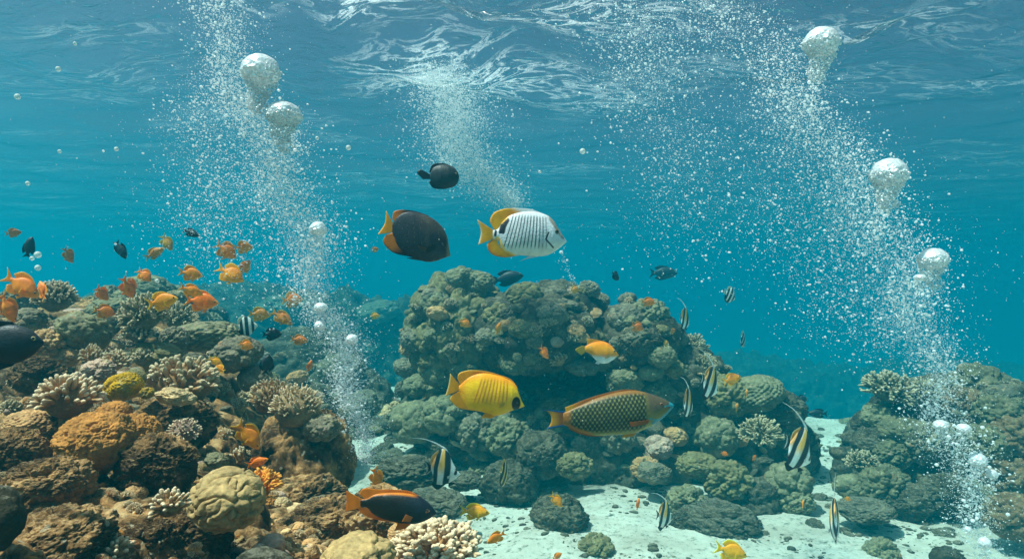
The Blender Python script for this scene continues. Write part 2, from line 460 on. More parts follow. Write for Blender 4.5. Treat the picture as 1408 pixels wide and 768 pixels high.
# near reef on the left: a shelf that ends in a slope down to the sand
_PXS = np.array([-300, 0, 100, 200, 300, 400, 480, 560, 640, 720, 800.0])
_DS = np.log(np.array([0.5, 1.0, 1.3, 1.6, 2.0, 2.5, 3.2, 4.2, 5.5, 8.0, 10.0]))
_ZT = np.array([
    [-.50, -.52, -.54, -.56, -.57, -.60, -.62, -.65, -.68, -.80, -1.0],
    [-.42, -.44, -.46, -.48, -.50, -.53, -.56, -.58, -.62, -.80, -1.3],
    [-.42, -.44, -.47, -.50, -.54, -.60, -.62, -.64, -.68, -1.0, -1.5],
    [-.40, -.42, -.45, -.50, -.57, -.64, -.69, -.72, -.80, -1.2, -1.75],
    [-.40, -.44, -.46, -.48, -.60, -.76, -.80, -.86, -1.2, -1.6, -1.8],
    [-.38, -.44, -.44, -.46, -.58, -.86, -1.1, -1.45, -1.75, -1.8, -1.8],
    [-.28, -.33, -.36, -.39, -.46, -1.0, -1.5, -1.78, -1.8, -1.8, -1.8],
    [-.12, -.18, -.20, -.24, -.46, -1.2, -1.75, -1.8, -1.8, -1.8, -1.8],
    [-.20, -.24, -.20, -.20, -.65, -1.4, -1.75, -1.8, -1.8, -1.8, -1.8],
    [-.9, -1.0, -1.0, -1.0, -1.4, -1.7, -1.8, -1.8, -1.8, -1.8, -1.8],
    [-1.8] * 11])
def shelf(x, y):
    u = x / np.maximum(y, 0.25) * FPX + CX; q = np.log(np.clip(np.hypot(x, y) * 0.9, 0.5, 9.9))
    i = np.clip(np.searchsorted(_DS, q) - 1, 0, len(_DS) - 2); t = np.clip((q - _DS[i]) / (_DS[i + 1] - _DS[i]), 0, 1)
    u = np.clip(u, -299, 799); j = np.clip(np.searchsorted(_PXS, u) - 1, 0, len(_PXS) - 2); s = (u - _PXS[j]) / (_PXS[j + 1] - _PXS[j])
    return (_ZT[i, j] * (1 - s) + _ZT[i, j + 1] * s) * (1 - t) + (_ZT[i + 1, j] * (1 - s) + _ZT[i + 1, j + 1] * s) * t
def worley(P, seed=0):
    """distance to the nearest of points scattered one to a unit cell"""
    I = np.floor(P).astype(np.int64); best = np.full(len(P), 9.0)
    for dx in (-1, 0, 1):
        for dy in (-1, 0, 1):
            for dz in (-1, 0, 1):
                c = I + np.array([dx, dy, dz])
                h = _perm[_perm[_perm[(c[:, 0] + seed) & 255] + (c[:, 1] & 255)] + (c[:, 2] & 255)]
                o = 0.5 + 0.42 * _g[h]
                best = np.minimum(best, ((c + o - P) ** 2).sum(1))
    return np.sqrt(best)
def knobs(P, seed=0):
    return np.sqrt(np.clip(1 - (worley(P, seed) / 0.85) ** 2, 0, 1))
x, y, q, F = polar(R(-80), R(8), 660, 0.55, 9.5, 470)
P = np.stack([x, y, 0 * x], 1)
V = np.stack([x, y, shelf(x, y) - np.interp(q, [0.6, 2.0, 4.0], [0.05, 0.075, 0.07])], 1)
amp = np.interp(q, [0.6, 2, 5], [0.8, 1.1, 1.5])
D = np.stack([fbm(V * 3.1 + 40, 3), fbm(V * 3.1 + 80, 3), fbm(V * 2.6 + 10, 3)], 1) * 0.038 * amp[:, None]
D[:, 2] += amp * (0.075 * billow(V * 3.0 + 5, 2) - 0.06)
V = V + D
def nrm(V, F):
    n = np.zeros_like(V); a = np.cross(V[F[:, 2]] - V[F[:, 0]], V[F[:, 3]] - V[F[:, 1]])
    for k in range(4): np.add.at(n, F[:, k], a)
    return n / (np.linalg.norm(n, axis=1)[:, None] + 1e-12)
n = nrm(V, F); n *= np.sign(n[:, 2:3] + 1e-9)
V = V + n * (amp * (0.05 * knobs(V * 8.5) + 0.028 * knobs(V * 19, 7) * (0.4 + fbm(V * 4, 2)).clip(0, 1.3) + 0.022 * fbm(V * 17, 3)))[:, None]
n = nrm(V, F); n *= np.sign(n[:, 2:3] + 1e-9)
V = V + n * (0.011 * knobs(V * 46, 3) + 0.007 * fbm(V * 60, 2) - 0.010 * sstep(0.25, 0.5, pn(V * 26)))[:, None]
reefL = link('reef_terrain', mesh_np('reef_terrain', V, F), M['rock_near']); tag(reefL, 'brown pitted reef shelf sloping down to the sand', kind='structure')
solid(V, F)

def reef_mass(blobs, seed, mat, label, sub=6):
    Vs, Fs, o = [], [], 0
    for i, (px, py, d, rx, ry, rz) in enumerate(blobs):
        n, f = ico(sub)
        c = np.array(pix(px, py, d)); k = d / FPX
        b = n * np.array([rx * k, ry * k, rz * k])
        s = (rx * k + rz * k) / 2
        q = b + c + seed
        dn = n / np.array([rx, ry, rz]); dn /= np.linalg.norm(dn, axis=1)[:, None]
        L1 = lobes(n, 26, seed + i) ; L2 = lobes(n, 150, seed + 50 + i)
        h = s * (0.20 * (L1 - 0.6) + 0.09 * (L2 - 0.6)) + 0.10 * s * fbm(q * 2.3, 4) + 0.05 * s * ridged(q * 6, 3) + 0.012 * fbm(q * 22, 3)
        Vs.append(b + c + dn * h[:, None]); Fs.append(f + o); o += len(n)
    V = np.concatenate(Vs); F = np.concatenate(Fs)
    ob = link('reef_terrain', mesh_np('reef_terrain', V, F), mat); tag(ob, label, kind='structure')
    solid(V, F)
    return ob
# blobs: pixel x, y of the centre, distance, half sizes in pixels (across, deep, up)
reef_mass([(628, 520, 6.9, 62, 55, 90), (745, 452, 6.0, 92, 95, 54), (765, 550, 6.8, 90, 60, 90), (868, 468, 5.9, 66, 75, 48), (850, 580, 6.5, 80, 60, 80), (935, 520, 5.9, 60, 60, 44), (690, 590, 6.4, 120, 95, 60),
           (985, 610, 5.9, 84, 75, 88), (1072, 618, 5.8, 46, 46, 46), (870, 640, 5.6, 80, 70, 62), (1010, 670, 5.5, 66, 50, 46), (600, 585, 6.7, 60, 60, 50), (800, 610, 6.0, 100, 80, 70)],
          20, M['rock_far'], 'dark coral covered rock core of the middle reef')
reef_mass([(1295, 640, 5.4, 118, 95, 112), (1400, 640, 4.9, 95, 90, 105), (1220, 655, 5.5, 62, 60, 62), (1180, 600, 6.6, 16, 16, 20), (1450, 720, 4.6, 110, 80, 90), (1330, 720, 5.0, 90, 60, 50)],
          60, M['rock_far'], 'dark rock core of the reef under the bubble stream')
reef_mass([(450, 520, 17, 150, 90, 105), (320, 480, 17, 150, 110, 75), (580, 520, 17, 110, 70, 100), (180, 470, 15, 120, 80, 56),
           (1000, 560, 27, 150, 90, 60), (1130, 570, 28, 150, 80, 56), (1300, 570, 28, 160, 80, 60), (1470, 575, 28, 160, 80, 60)],
          90, M['rock_far'], 'far blue reef ridge fading into the water', sub=6)
reef_mass([(200, 470, 7.5, 70, 70, 76), (255, 490, 7.8, 60, 60, 76)], 150, M['rock_far'], 'pale dim hummock of reef behind the near shelf', sub=6)
reef_mass([(470, 580, 7.6, 70, 70, 70), (420, 520, 8.2, 80, 70, 60), (520, 610, 6.8, 46, 50, 40), (400, 600, 5.5, 70, 60, 70)],
          130, M['rock_far'], 'dim rocks in the gully between near shelf and middle reef', sub=6)

# the water body
bm = bmesh.new(); bmesh.ops.create_cube(bm, size=1.0)
for v in bm.verts: v.co = Vector((v.co.x * 216, v.co.y * 216, -3.85 + v.co.z * 12.4))
me = bpy.data.meshes.new('haze'); bm.to_mesh(me); bm.free()
hm, hnt, hbs, hout = mat_new('sea_water')
hnt.nodes.remove(hbs)
pv = N(hnt, 'ShaderNodeVolumePrincipled')
HD = 0.125
SIG_S = (0.0004, 0.0295, 0.0395); SIG_A = (0.115, 0.0290, 0.0195)
hc = [s / HD for s in SIG_S]
ha = [(1 - a / (HD * (1 - c))) ** 2 for a, c in zip(SIG_A, hc)]
pv.inputs['Color'].default_value = (*hc, 1)
pv.inputs['Absorption Color'].default_value = (*ha, 1)
pv.inputs['Density'].default_value = HD
pv.inputs['Anisotropy'].default_value = 0.66
hnt.links.new(pv.outputs[0], hout.inputs['Volume'])
haze = link('haze', me, hm); tag(haze, 'clear blue green sea water', kind='stuff')

BV = BVHTree.FromPolygons(np.concatenate(BVH_V).tolist(), np.concatenate(BVH_F).tolist())
def hit(px, py):
    """where the line of sight through a pixel meets the reef or the sand"""
    d = pix(px, py, 1.0).normalized()
    p, n, i, t = BV.ray_cast(Vector((0, 0, 0)), d)
    return (p, n) if p is not None else (None, None)

# ------------------------------------------------------------------ corals
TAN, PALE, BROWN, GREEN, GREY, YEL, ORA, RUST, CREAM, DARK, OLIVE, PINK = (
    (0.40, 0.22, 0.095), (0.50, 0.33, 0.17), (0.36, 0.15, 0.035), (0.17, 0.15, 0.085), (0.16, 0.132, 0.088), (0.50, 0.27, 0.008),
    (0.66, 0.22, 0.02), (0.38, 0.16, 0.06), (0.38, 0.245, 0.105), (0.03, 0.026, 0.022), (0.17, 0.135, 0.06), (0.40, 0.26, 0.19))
NOTIP = (0.9, 0.9, 0.9)

def shape_lobed(seed, n1=22, n2=150, a1=0.24, a2=0.07, flat=0.8, sub=6, rough=0.03):
    n, f = ico(sub)
    h = 1 + a1 * (lobes(n, n1, seed) - 0.6) + a2 * (lobes(n, n2, seed + 1, wide=1.15) - 0.6) + rough * fbm(n * 5 + seed, 4) + 0.045 * knobs(n * 9 + seed, 2) * (0.6 + fbm(n * 2.5 + seed, 2)).clip(0, 1.4) + 0.02 * knobs(n * 18 + seed, 3) - 0.05 * sstep(0.3, 0.5, pn(n * 5 + seed + 9))
    V = n * h[:, None]
    V[:, 2] *= flat
    V[:, 0] *= 1 + 0.15 * pn(n * 1.1 + seed)
    return V, f
def shape_knobby(seed, n=420, a=0.10, flat=0.7, base=0.12, sub=6):
    nn, f = ico(sub)
    h = 1 + base * fbm(nn * 1.7 + seed, 3) + a * (lobes(nn, n, seed, jit=0.35, wide=1.05))
    V = nn * h[:, None]; V[:, 2] *= flat
    return V, f
def shape_brain(seed, freq=2.9, a=0.15, flat=0.86, sub=7):
    nn, f = ico(sub)
    q = nn * freq + seed * 3.3 + 0.35 * np.stack([pn(nn * 3 + 4), pn(nn * 3 + 9), pn(nn * 3 + 2)], 1)
    v = np.abs(pn(q)) / 0.42
    h = 1 + 0.06 * fbm(nn * 1.5 + seed, 2) + a * (np.sqrt(np.clip(v, 0, 1)) - 0.5) + 0.012 * fbm(nn * 12, 2)
    V = nn * h[:, None]; V[:, 2] *= flat
    return V, f
def shape_wrinkled(seed, sub=7):
    """broad mound: folded wrinkled top, smoother flanks"""
    nn, f = ico(sub)
    top = sstep(-0.35, 0.5, nn[:, 2])
    h = 1 + 0.05 * fbm(nn * 1.4 + seed, 2) + (0.03 + 0.15 * top) * (billow(nn * 2.7 + seed, 3) - 0.75) + 0.02 * fbm(nn * 14 + seed, 3) + 0.05 * top * (lobes(nn, 90, seed) - 0.5)
    V = nn * h[:, None]
    V[:, 2] = np.where(V[:, 2] < 0, V[:, 2] * 0.95, V[:, 2] * 0.8)
    k = 1 - 0.45 * sstep(-0.25, -1.0, nn[:, 2])
    V[:, :2] *= k[:, None]
    return V, f
def shape_rock(seed, sub=6, flat=0.82):
    nn, f = ico(sub)
    q = nn * 1.3 + seed * 2.1
    d = np.stack([fbm(q, 2), fbm(q + 30, 2), fbm(q + 60, 2)], 1) * 0.13
    h = 0.30 * (knobs(nn * 1.9 + seed) - 0.5) + 0.17 * knobs(nn * 4.5 + seed, 5) + 0.07 * knobs(nn * 10 + seed, 9) * (0.5 + fbm(nn * 2 + seed, 2)).clip(0, 1.3) + 0.05 * fbm(nn * 9 + seed, 4) - 0.09 * sstep(0.2, 0.45, pn(nn * 6 + seed)) + 0.035 * knobs(nn * 21 + seed, 1) - 0.03 * sstep(0.15, 0.35, pn(nn * 16 + seed))
    V = nn * (1 + h[:, None]) + d; V[:, 2] *= flat
    return V, f
def shape_boulder(seed, sub=5, flat=0.8):
    nn, f = ico(sub)
    V = nn * (1 + 0.10 * fbm(nn * 1.6 + seed, 4) + 0.02 * fbm(nn * 9 + seed, 2))[:, None]; V[:, 2] *= flat
    return V, f

def tube(P, rad, seg=10):
    """round ended tube along points P"""
    P = np.asarray(P, float); n = len(P)
    T = np.gradient(P, axis=0); T /= np.linalg.norm(T, axis=1)[:, None]
    a = np.array([0.3, 0.9, 0.1]); U = np.cross(T, a); U /= np.linalg.norm(U, axis=1)[:, None]; W = np.cross(T, U)
    t = np.linspace(0, 2 * math.pi, seg, endpoint=False)
    V = (P[:, None] + rad[:, None, None] * (np.cos(t)[None, :, None] * U[:, None] + np.sin(t)[None, :, None] * W[:, None])).reshape(-1, 3)
    i, j = np.meshgrid(np.arange(n - 1), np.arange(seg), indexing='ij'); j2 = (j + 1) % seg
    F = np.stack([i * seg + j, i * seg + j2, (i + 1) * seg + j2, (i + 1) * seg + j], -1).reshape(-1, 4)
    return V, F
def finger(seed, slim=0.15, seg=12, rings=14, nubs=0):
    """one coral branch of length 1 along +Z: V, F, tip weight"""
    r = np.random.default_rng(seed)
    t = np.linspace(0, 1, rings) ** 0.8
    bend = r.normal(size=2) * 0.10
    P = np.stack([bend[0] * t ** 2, bend[1] * t ** 2, t], 1)
    rad = slim * (1.0 - 0.22 * t) * np.sqrt(np.clip(1 - ((t - 0.82) / 0.18).clip(0) ** 2, 0.004, 1))
    V, F = tube(P, rad, seg)
    V = V + (V - np.repeat(P, seg, 0)) * (0.35 * pn(V * 7 + seed))[:, None]
    tip = np.repeat(t, seg)
    VV, FF, TT, o = [V], [F], [tip], len(V)
    for k in range(nubs):
        h = r.uniform(0.3, 0.8); a = r.uniform(0, 6.28); l = r.uniform(0.18, 0.34)
        s = np.linspace(0, 1, 6)
        d = np.array([math.cos(a) * 0.8, math.sin(a) * 0.8, 0.75])
        b = np.array([bend[0] * h * h, bend[1] * h * h, h])
        Vn, Fn = tube(b + d * s[:, None] * l, slim * 0.62 * np.sqrt(np.clip(1 - ((s - 0.6) / 0.4).clip(0) ** 2, 0.004, 1)), 8)
        VV.append(Vn); FF.append(Fn + o); TT.append(np.repeat(0.45 + 0.55 * s, 8)); o += len(Vn)
    return np.concatenate(VV), np.concatenate(FF), np.concatenate(TT)

def frame_of(d):
    d = d / np.linalg.norm(d); a = np.array([0, 0, 1.0]) if abs(d[2]) < 0.9 else np.array([1.0, 0, 0])
    u = np.cross(a, d); u /= np.linalg.norm(u); v = np.cross(d, u)
    return np.stack([u, v, d], 1)

def colony_dirs(n, spread, r):
    """n outward directions over a dome that reaches `spread` degrees from the zenith"""
    z0 = math.cos(R(spread)); i = np.arange(n) + 0.5
    z = 1 - (1 - z0) * i / n; th = math.pi * (1 + 5 ** 0.5) * i + r.normal(size=n) * 0.25
    z = np.clip(z + r.normal(size=n) * 0.02, -1, 1); s = np.sqrt(1 - z * z)
    return np.stack([s * np.cos(th), s * np.sin(th), z], 1)

_fing = {}
def finger_mesh(k, slim, nubs, mat):
    key = (k, slim, nubs, mat)
    if key not in _fing:
        V, F, T = finger(k, slim, nubs=nubs)
        me = mesh_np('branch', V, F, attrs={'tip': T}); me.materials.append(M[mat]); _fing[key] = me
    return _fing[key]

def colony(name, n, spread, seed, mat, color, slim=0.15, length=0.5, core=0.55, up=0.25, nubs=1, detail=True, flat=0.85, rise=(0.75, 1.15)):
    """branching coral of radius about 1: an Empty with base and branches, or one mesh where it shows small"""
    r = np.random.default_rng(seed)
    D = colony_dirs(n, spread, r)
    nn, f = ico(4)
    B = nn * (core * (1 + 0.12 * fbm(nn * 2 + seed, 3)))[:, None]; B[:, 2] *= flat
    mats = []
    for k in range(n):
        d = D[k].copy(); d2 = d + np.array([0, 0, up]) + r.normal(size=3) * 0.08
        l = length * r.uniform(*rise)
        A = frame_of(d2); b = d * core * 0.88; b[2] *= flat
        t = r.uniform(0, 6.28); Rz = np.array([[math.cos(t), -math.sin(t), 0], [math.sin(t), math.cos(t), 0], [0, 0, 1]])
        wd = length * r.uniform(0.85, 1.15)
        mats.append((A @ Rz @ np.diag([wd, wd, l]), b))
    if detail:
        root = bpy.data.objects.new(name, None); COL.objects.link(root); root.empty_display_size = 0.05
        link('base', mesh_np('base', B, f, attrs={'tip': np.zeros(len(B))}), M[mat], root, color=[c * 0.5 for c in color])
        rest = []
        for k, (A, b) in enumerate(mats):
            if k >= 100: rest.append((A, b)); continue
            o = link('branch', finger_mesh(k % 7, slim, nubs, mat), None, root, color=color)
            o.matrix_local = Matrix([[*A[0], b[0]], [*A[1], b[1]], [*A[2], b[2]], [0, 0, 0, 1]])
        if rest:
            tag(link('branchlets', merged_fingers(rest, slim, nubs), M[mat], root, color=color), kind='stuff')
        return root
    Vb, Fb, Tb = merged_np(mats, slim, nubs, 8, 8)
    V = np.concatenate([B, Vb]); T = np.concatenate([np.zeros(len(B)), Tb])
    return mesh_np(name, V, [f, Fb + len(B)], attrs={'tip': T})
def merged_np(mats, slim, nubs, seg, rings):
    fs = [finger(k, slim, seg, rings, nubs) for k in range(5)]
    VV, FF, TT, o = [], [], [], 0
    for k, (A, b) in enumerate(mats):
        V, F, T = fs[k % 5]
        VV.append(V @ A.T + b); FF.append(F + o); TT.append(T); o += len(V)
    return np.concatenate(VV), np.concatenate(FF), np.concatenate(TT)
def merged_fingers(mats, slim, nubs):
    V, F, T = merged_np(mats, slim, nubs, 10, 10)
    return mesh_np('branchlets', V, F, attrs={'tip': T})

SH = {}
def shared(kind, k):
    """a stock of shapes that many corals share"""
    key = (kind, k)
    if key in SH: return SH[key]
    mat = 'coral'
    if kind == 'lobed': me = mesh_np('lobed_coral', *shape_lobed(k + 1, n1=16 + 5 * k, n2=110 + 30 * k))
    elif kind == 'cauli': me = mesh_np('bushy_coral', *shape_lobed(k + 31, n1=34 + 8 * k, n2=330, a1=0.42, a2=0.16, flat=0.85))
    elif kind == 'smooth': me = mesh_np('mound_coral', *shape_lobed(k + 51, n1=7 + 4 * k, n2=200, a1=0.26, a2=0.045, flat=0.75, rough=0.10))
    elif kind == 'knobby': me = mesh_np('knobby_coral', *shape_knobby(k + 11, n=330 + 60 * k))
    elif kind == 'brain': me = mesh_np('brain_coral', *shape_brain(k + 21, sub=6))
    elif kind == 'plate': me = mesh_np('plate_coral', *shape_knobby(k + 71, n=520, a=0.07, flat=0.36, base=0.2))
    elif kind == 'rock': me = mesh_np('reef_rock', *shape_rock(k + 41, sub=7)); mat = 'rock_near'
    elif kind == 'rockfar': me = mesh_np('reef_rock', *shape_rock(k + 46)); mat = 'rock_far'
    elif kind == 'boulder': me = mesh_np('boulder', *shape_boulder(k + 61)); mat = 'rock_far'
    elif kind == 'finger': me = colony('finger_coral', 60 + 10 * k, 100, k + 81, 'tip_tan', TAN, slim=0.17, length=0.55, core=0.5, nubs=1, detail=False); mat = 'tip_tan'
    elif kind == 'bush': me = colony('staghorn_coral', 130, 105, k + 91, 'tip_tan', TAN, slim=0.10, length=0.6, core=0.48, nubs=2, detail=False); mat = 'tip_tan'
    elif kind == 'spiky': me = colony('finger_coral', 190, 100, k + 95, 'tip_white', TAN, slim=0.12, length=0.42, core=0.62, nubs=1, detail=False); mat = 'tip_white'
    me.materials.append(M[mat])
    SH[key] = me
    return me
NAMES = {'lobed': 'lobed_coral', 'cauli': 'bushy_coral', 'smooth': 'mound_coral', 'knobby': 'knobby_coral', 'brain': 'brain_coral', 'plate': 'plate_coral', 'rock': 'reef_rock',
         'rockfar': 'reef_rock', 'boulder': 'boulder', 'finger': 'finger_coral', 'bush': 'staghorn_coral', 'spiky': 'finger_coral'}
_count = [0]
def coral(px, py, size, kind, color, label, d=None, k=None, sz=None, group=None, cat=None, sink=0.25, rot=None, tilt=None):
    """a coral whose picture is about `size` pixels wide round the pixel px, py; it sits on the reef there"""
    _count[0] += 1; i = _count[0]
    r = np.random.default_rng(1000 + i)
    k = int(r.integers(0, 4)) if k is None else k
    if d is None:
        p, n = hit(px, py + size * 0.28)
        if p is None: return None
        d = p.y
        rad = size * 0.5 * d / FPX
        c = pix(px, py, d + rad * 0.35)
    else:
        rad = size * 0.5 * d / FPX; c = pix(px, py, d)
        if d > 2.7:                      # moved back along the slope until it rests on the rock
            d1 = d
            while d1 > d - 1.5:          # first out of the rock, if it starts inside
                c = pix(px, py, d1); q, nq, iq, gap = BV.find_nearest(c)
                if (c - q).dot(nq) > 0 or gap < size * 0.2 * d1 / FPX: break
                d1 -= 0.04
            if d1 <= d - 1.5: d1 = d
            while d1 < d + 2.5:
                rad = size * 0.5 * d1 / FPX; c = pix(px, py, d1)
                q, nq, iq, gap = BV.find_nearest(c)
                if gap < rad * 0.5 or (c - q).dot(nq) < 0: break
                d1 += 0.04
            if d1 >= d + 2.5: rad = size * 0.5 * d / FPX; c = pix(px, py, d)
    if isinstance(kind, str):
        o = link(NAMES[kind], shared(kind, k), color=color)
    else:
        o = kind
    o.location = c
    o.rotation_euler = (tilt if tilt is not None else r.normal() * 0.12, r.normal() * 0.12, r.uniform(0, 6.28) if rot is None else rot)
    s = rad * 0.95
    o.scale = (s, s, s * (sz or r.uniform(0.85, 1.1)))
    if isinstance(kind, str): o.color = (*color, 1)
    cat = cat or ('rock' if kind in ('rock', 'rockfar', 'boulder') else 'coral')
    tag(o, label, cat, group)
    return o
def unique(name, shp, mat, color):
    return link(name, mesh_np(name, *shp), M[mat], color=color)

# --- near reef, one by one
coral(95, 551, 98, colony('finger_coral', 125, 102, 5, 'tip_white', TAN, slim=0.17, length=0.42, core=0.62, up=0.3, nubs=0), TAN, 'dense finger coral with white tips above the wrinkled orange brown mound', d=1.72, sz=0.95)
coral(90, 600, 60, 'rock', TAN, 'dark rock stalk carrying the dense white tipped finger coral', d=1.76, k=0, sz=1.3)
coral(134, 607, 104, unique('mound_coral', shape_wrinkled(3), 'coral_smooth', BROWN), BROWN, 'large wrinkled orange brown coral mound, smooth underneath', d=1.6, sz=1.0, rot=0.4, tilt=0.1)
coral(188, 600, 66, unique('mound_coral', shape_wrinkled(8), 'coral_smooth', BROWN), BROWN, 'narrower wrinkled brown coral head pressed against the largest brown mound', d=1.68, sz=1.2, rot=2.0, tilt=0)
coral(157, 566, 46, unique('mound_coral', shape_wrinkled(12), 'coral_smooth', BROWN), BROWN, 'small brown coral cap sitting behind the top of the largest brown mound', d=1.72, sz=0.8, rot=1.0)
coral(170, 531, 48, unique('cushion_coral', shape_lobed(5, n1=12, n2=700, a1=0.16, a2=0.09, flat=0.8), 'coral', YEL), YEL, 'mustard yellow coral cushion between the two tan finger corals', d=1.93, sz=0.95)
coral(202, 540, 17, 'cauli', (0.34, 0.2, 0.02), 'tiny yellow coral knob beside the mustard yellow cushion', d=1.92)
coral(186, 518, 28, 'knobby', OLIVE, 'olive brown coral knob behind the mustard yellow cushion', d=2.02)
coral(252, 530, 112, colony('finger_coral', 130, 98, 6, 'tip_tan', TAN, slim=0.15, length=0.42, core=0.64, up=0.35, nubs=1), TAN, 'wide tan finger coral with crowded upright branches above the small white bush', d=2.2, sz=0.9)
coral(243, 545, 50, 'plate', PALE, 'pale flat knobbly coral growing on the front of the wide tan finger coral', d=2.02, k=1, sz=1.3)
coral(238, 585, 90, 'rock', TAN, 'dark rock beneath the wide tan finger coral', d=2.12, k=1)
coral(254, 593, 50, colony('finger_coral', 110, 105, 9, 'tip_white', PINK, slim=0.15, length=0.34, core=0.68, up=0.1, nubs=1), PINK, 'round pinkish bush coral with white tips, behind the brain coral', d=1.8)
coral(234, 696, 62, colony('finger_coral', 62, 112, 13, 'tip_white', TAN, slim=0.19, length=0.5, core=0.52, up=0.05, nubs=0), TAN, 'compact white tipped finger coral touching the side of the brain coral', d=1.3, tilt=0.45, sz=1.0)
coral(313, 686, 100, unique('brain_coral', shape_brain(21), 'coral_smooth', CREAM), CREAM, 'round cream brain coral with thick winding ridges', d=1.42, sz=0.95, rot=0.5, tilt=0.25)
coral(355, 672, 78, colony('staghorn_coral', 80, 100, 17, 'tip_orange', ORA, slim=0.13, length=0.55, core=0.48, up=0.3, nubs=2), ORA, 'bright orange staghorn coral behind the brain coral', d=1.55)
coral(330, 634, 34, colony('finger_coral', 14, 50, 19, 'tip_tan', BROWN, slim=0.15, length=0.9, core=0.3, up=0.6, nubs=0), BROWN, 'few upright brown coral fingers behind the orange staghorn', d=1.75, sz=1.1)
coral(297, 632, 28, 'smooth', GREEN, 'small smooth greenish coral ball above the brain coral', d=1.75)
coral(145, 769, 82, colony('finger_coral', 70, 100, 23, 'tip_white', CREAM, slim=0.18, length=0.5, core=0.55, up=0.2, nubs=0), CREAM, 'cream finger coral cut by the bottom edge beneath the pale ledges', d=1.22)
coral(373, 748, 40, unique('mound_coral', shape_boulder(71, flat=0.85), 'coral_smooth', PINK), PINK, 'smooth pinkish egg shaped coral beside the dark lump at the bottom edge', d=1.45)
coral(357, 753, 17, unique('mound_coral', shape_boulder(72, flat=0.95), 'coral_smooth', PINK), PINK, 'small smooth coral bead touching the pinkish egg shaped coral', d=1.40)
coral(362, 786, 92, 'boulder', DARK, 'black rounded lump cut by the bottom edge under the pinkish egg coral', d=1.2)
bpy.context.view_layer.update()
coral(374, 548, 74, colony('finger_coral', 150, 95, 25, 'tip_tan', TAN, slim=0.12, length=0.32, core=0.70, up=0.3, nubs=1), TAN, 'darker bristly coral dome behind its twin on the dark stump', d=2.55)
coral(408, 562, 84, colony('finger_coral', 170, 95, 26, 'tip_white', PALE, slim=0.11, length=0.30, core=0.72, up=0.3, nubs=1), PALE, 'pale bristly coral dome at the front of the dark stump', d=2.42)
coral(415, 640, 112, unique('reef_rock', shape_rock(42, flat=1.15), 'rock_near', TAN), TAN, 'tall dark rock stump under the two bristly coral domes', d=2.5, sz=1.05, rot=1.0)
coral(442, 588, 48, 'lobed', GREY, 'pale grey coral knob on the shoulder of the dark stump', d=2.4)
coral(425, 690, 90, 'rock', TAN, 'low rock at the foot of the dark stump', d=2.3, k=2)
coral(490, 770, 96, unique('mound_coral', shape_lobed(75, n1=42, n2=90, a1=0.30, a2=0.02, flat=0.62), 'coral_smooth', CREAM), CREAM, 'cream coral of smooth rounded lobes at the bottom edge beside the bushy finger coral', d=1.42)
coral(600, 757, 150, colony('finger_coral', 180, 92, 29, 'tip_white', TAN, slim=0.14, length=0.46, core=0.60, up=0.5, nubs=2, flat=0.6), TAN, 'broad bushy finger coral with pale tips under the black and orange fish', d=1.62, sz=0.72)
coral(455, 718, 84, 'rock', TAN, 'knobbly rubble rock with a rounded crown behind the cream lobed coral', d=1.95, k=3)
coral(520, 712, 84, 'rock', TAN, 'knobbly rubble rock under the tail of the black and orange fish', d=1.9, k=0)
coral(405, 742, 60, 'rock', TAN, 'broken rubble rock next to the pinkish egg coral', d=1.75, k=1)
coral(440, 700, 52, 'knobby', GREY, 'grey rounded coral crust on top of the rubble rock', d=2.0)
coral(556, 735, 44, 'knobby', TAN, 'small knobbly coral tucked between the rubble rock and the bushy finger coral', d=1.7)
# rocks at the lower edge
coral(70, 668, 92, 'rock', PALE, 'pale bumpy ledge rock below the wrinkled brown mound', d=1.42, k=2, rot=0.5)
coral(22, 625, 70, 'rock', PALE, 'rough brown rock under the white tipped finger coral', d=1.55, k=3)
coral(40, 585, 64, 'knobby', TAN, 'knobbly brown coral mat beside the stalk of the white tipped coral', d=1.72)
coral(80, 748, 120, 'rock', CREAM, 'smoothly sloping sandy rock lowest of the pale ledges', d=1.2, k=1, rot=0.2, sz=0.8)
coral(205, 748, 90, 'rock', BROWN, 'dark rock in the shade under the compact finger coral', d=1.35, k=0)
coral(215, 640, 84, 'rock', RUST, 'rust tinted rock between brown mound and brain coral', d=1.62, k=3)
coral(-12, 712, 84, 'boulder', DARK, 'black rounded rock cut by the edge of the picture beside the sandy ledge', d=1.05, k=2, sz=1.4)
coral(265, 735, 90, 'rock', BROWN, 'dark brown rock carrying the brain coral', d=1.42, k=2)

# --- the shelf behind
coral(116, 456, 66, 'lobed', GREEN, 'grey green folded coral boulder on the near shelf below the orange fish', d=3.0, k=1, sz=0.95)
coral(76, 412, 62, 'spiky', GREY, 'bristly grey dome coral at the crest of the near shelf', d=3.7, k=0)
coral(200, 438, 74, 'bush', GREEN, 'bushy grey staghorn behind the folded coral boulder', d=3.3, k=0)
coral(243, 440, 60, 'bush', GREEN, 'second bushy staghorn between the grey one and the long knobbly mound', d=3.3, k=1)
coral(190, 462, 46, 'finger', GREY, 'fan shaped pale finger coral in front of the bushy grey staghorn', d=2.9, k=2)
coral(284, 462, 92, 'knobby', GREEN, 'long flat topped knobbly coral mound on the shelf edge', d=3.0, k=0, sz=0.62)
coral(325, 487, 66, 'lobed', GREY, 'lumpy coral head with orange fish in front, above the dark hollow', d=2.75, k=2)
coral(350, 520, 44, 'lobed', GREY, 'smaller lumpy coral head on the lip of the dark hollow', d=2.75, k=0)
coral(222, 492, 72, 'lobed', OLIVE, 'olive coral hump behind the wide tan finger coral', d=2.6, k=3, sz=0.7)
coral(268, 494, 32, 'boulder', DARK, 'smooth dark slab leaning on the olive coral hump', d=2.5, sz=0.7)
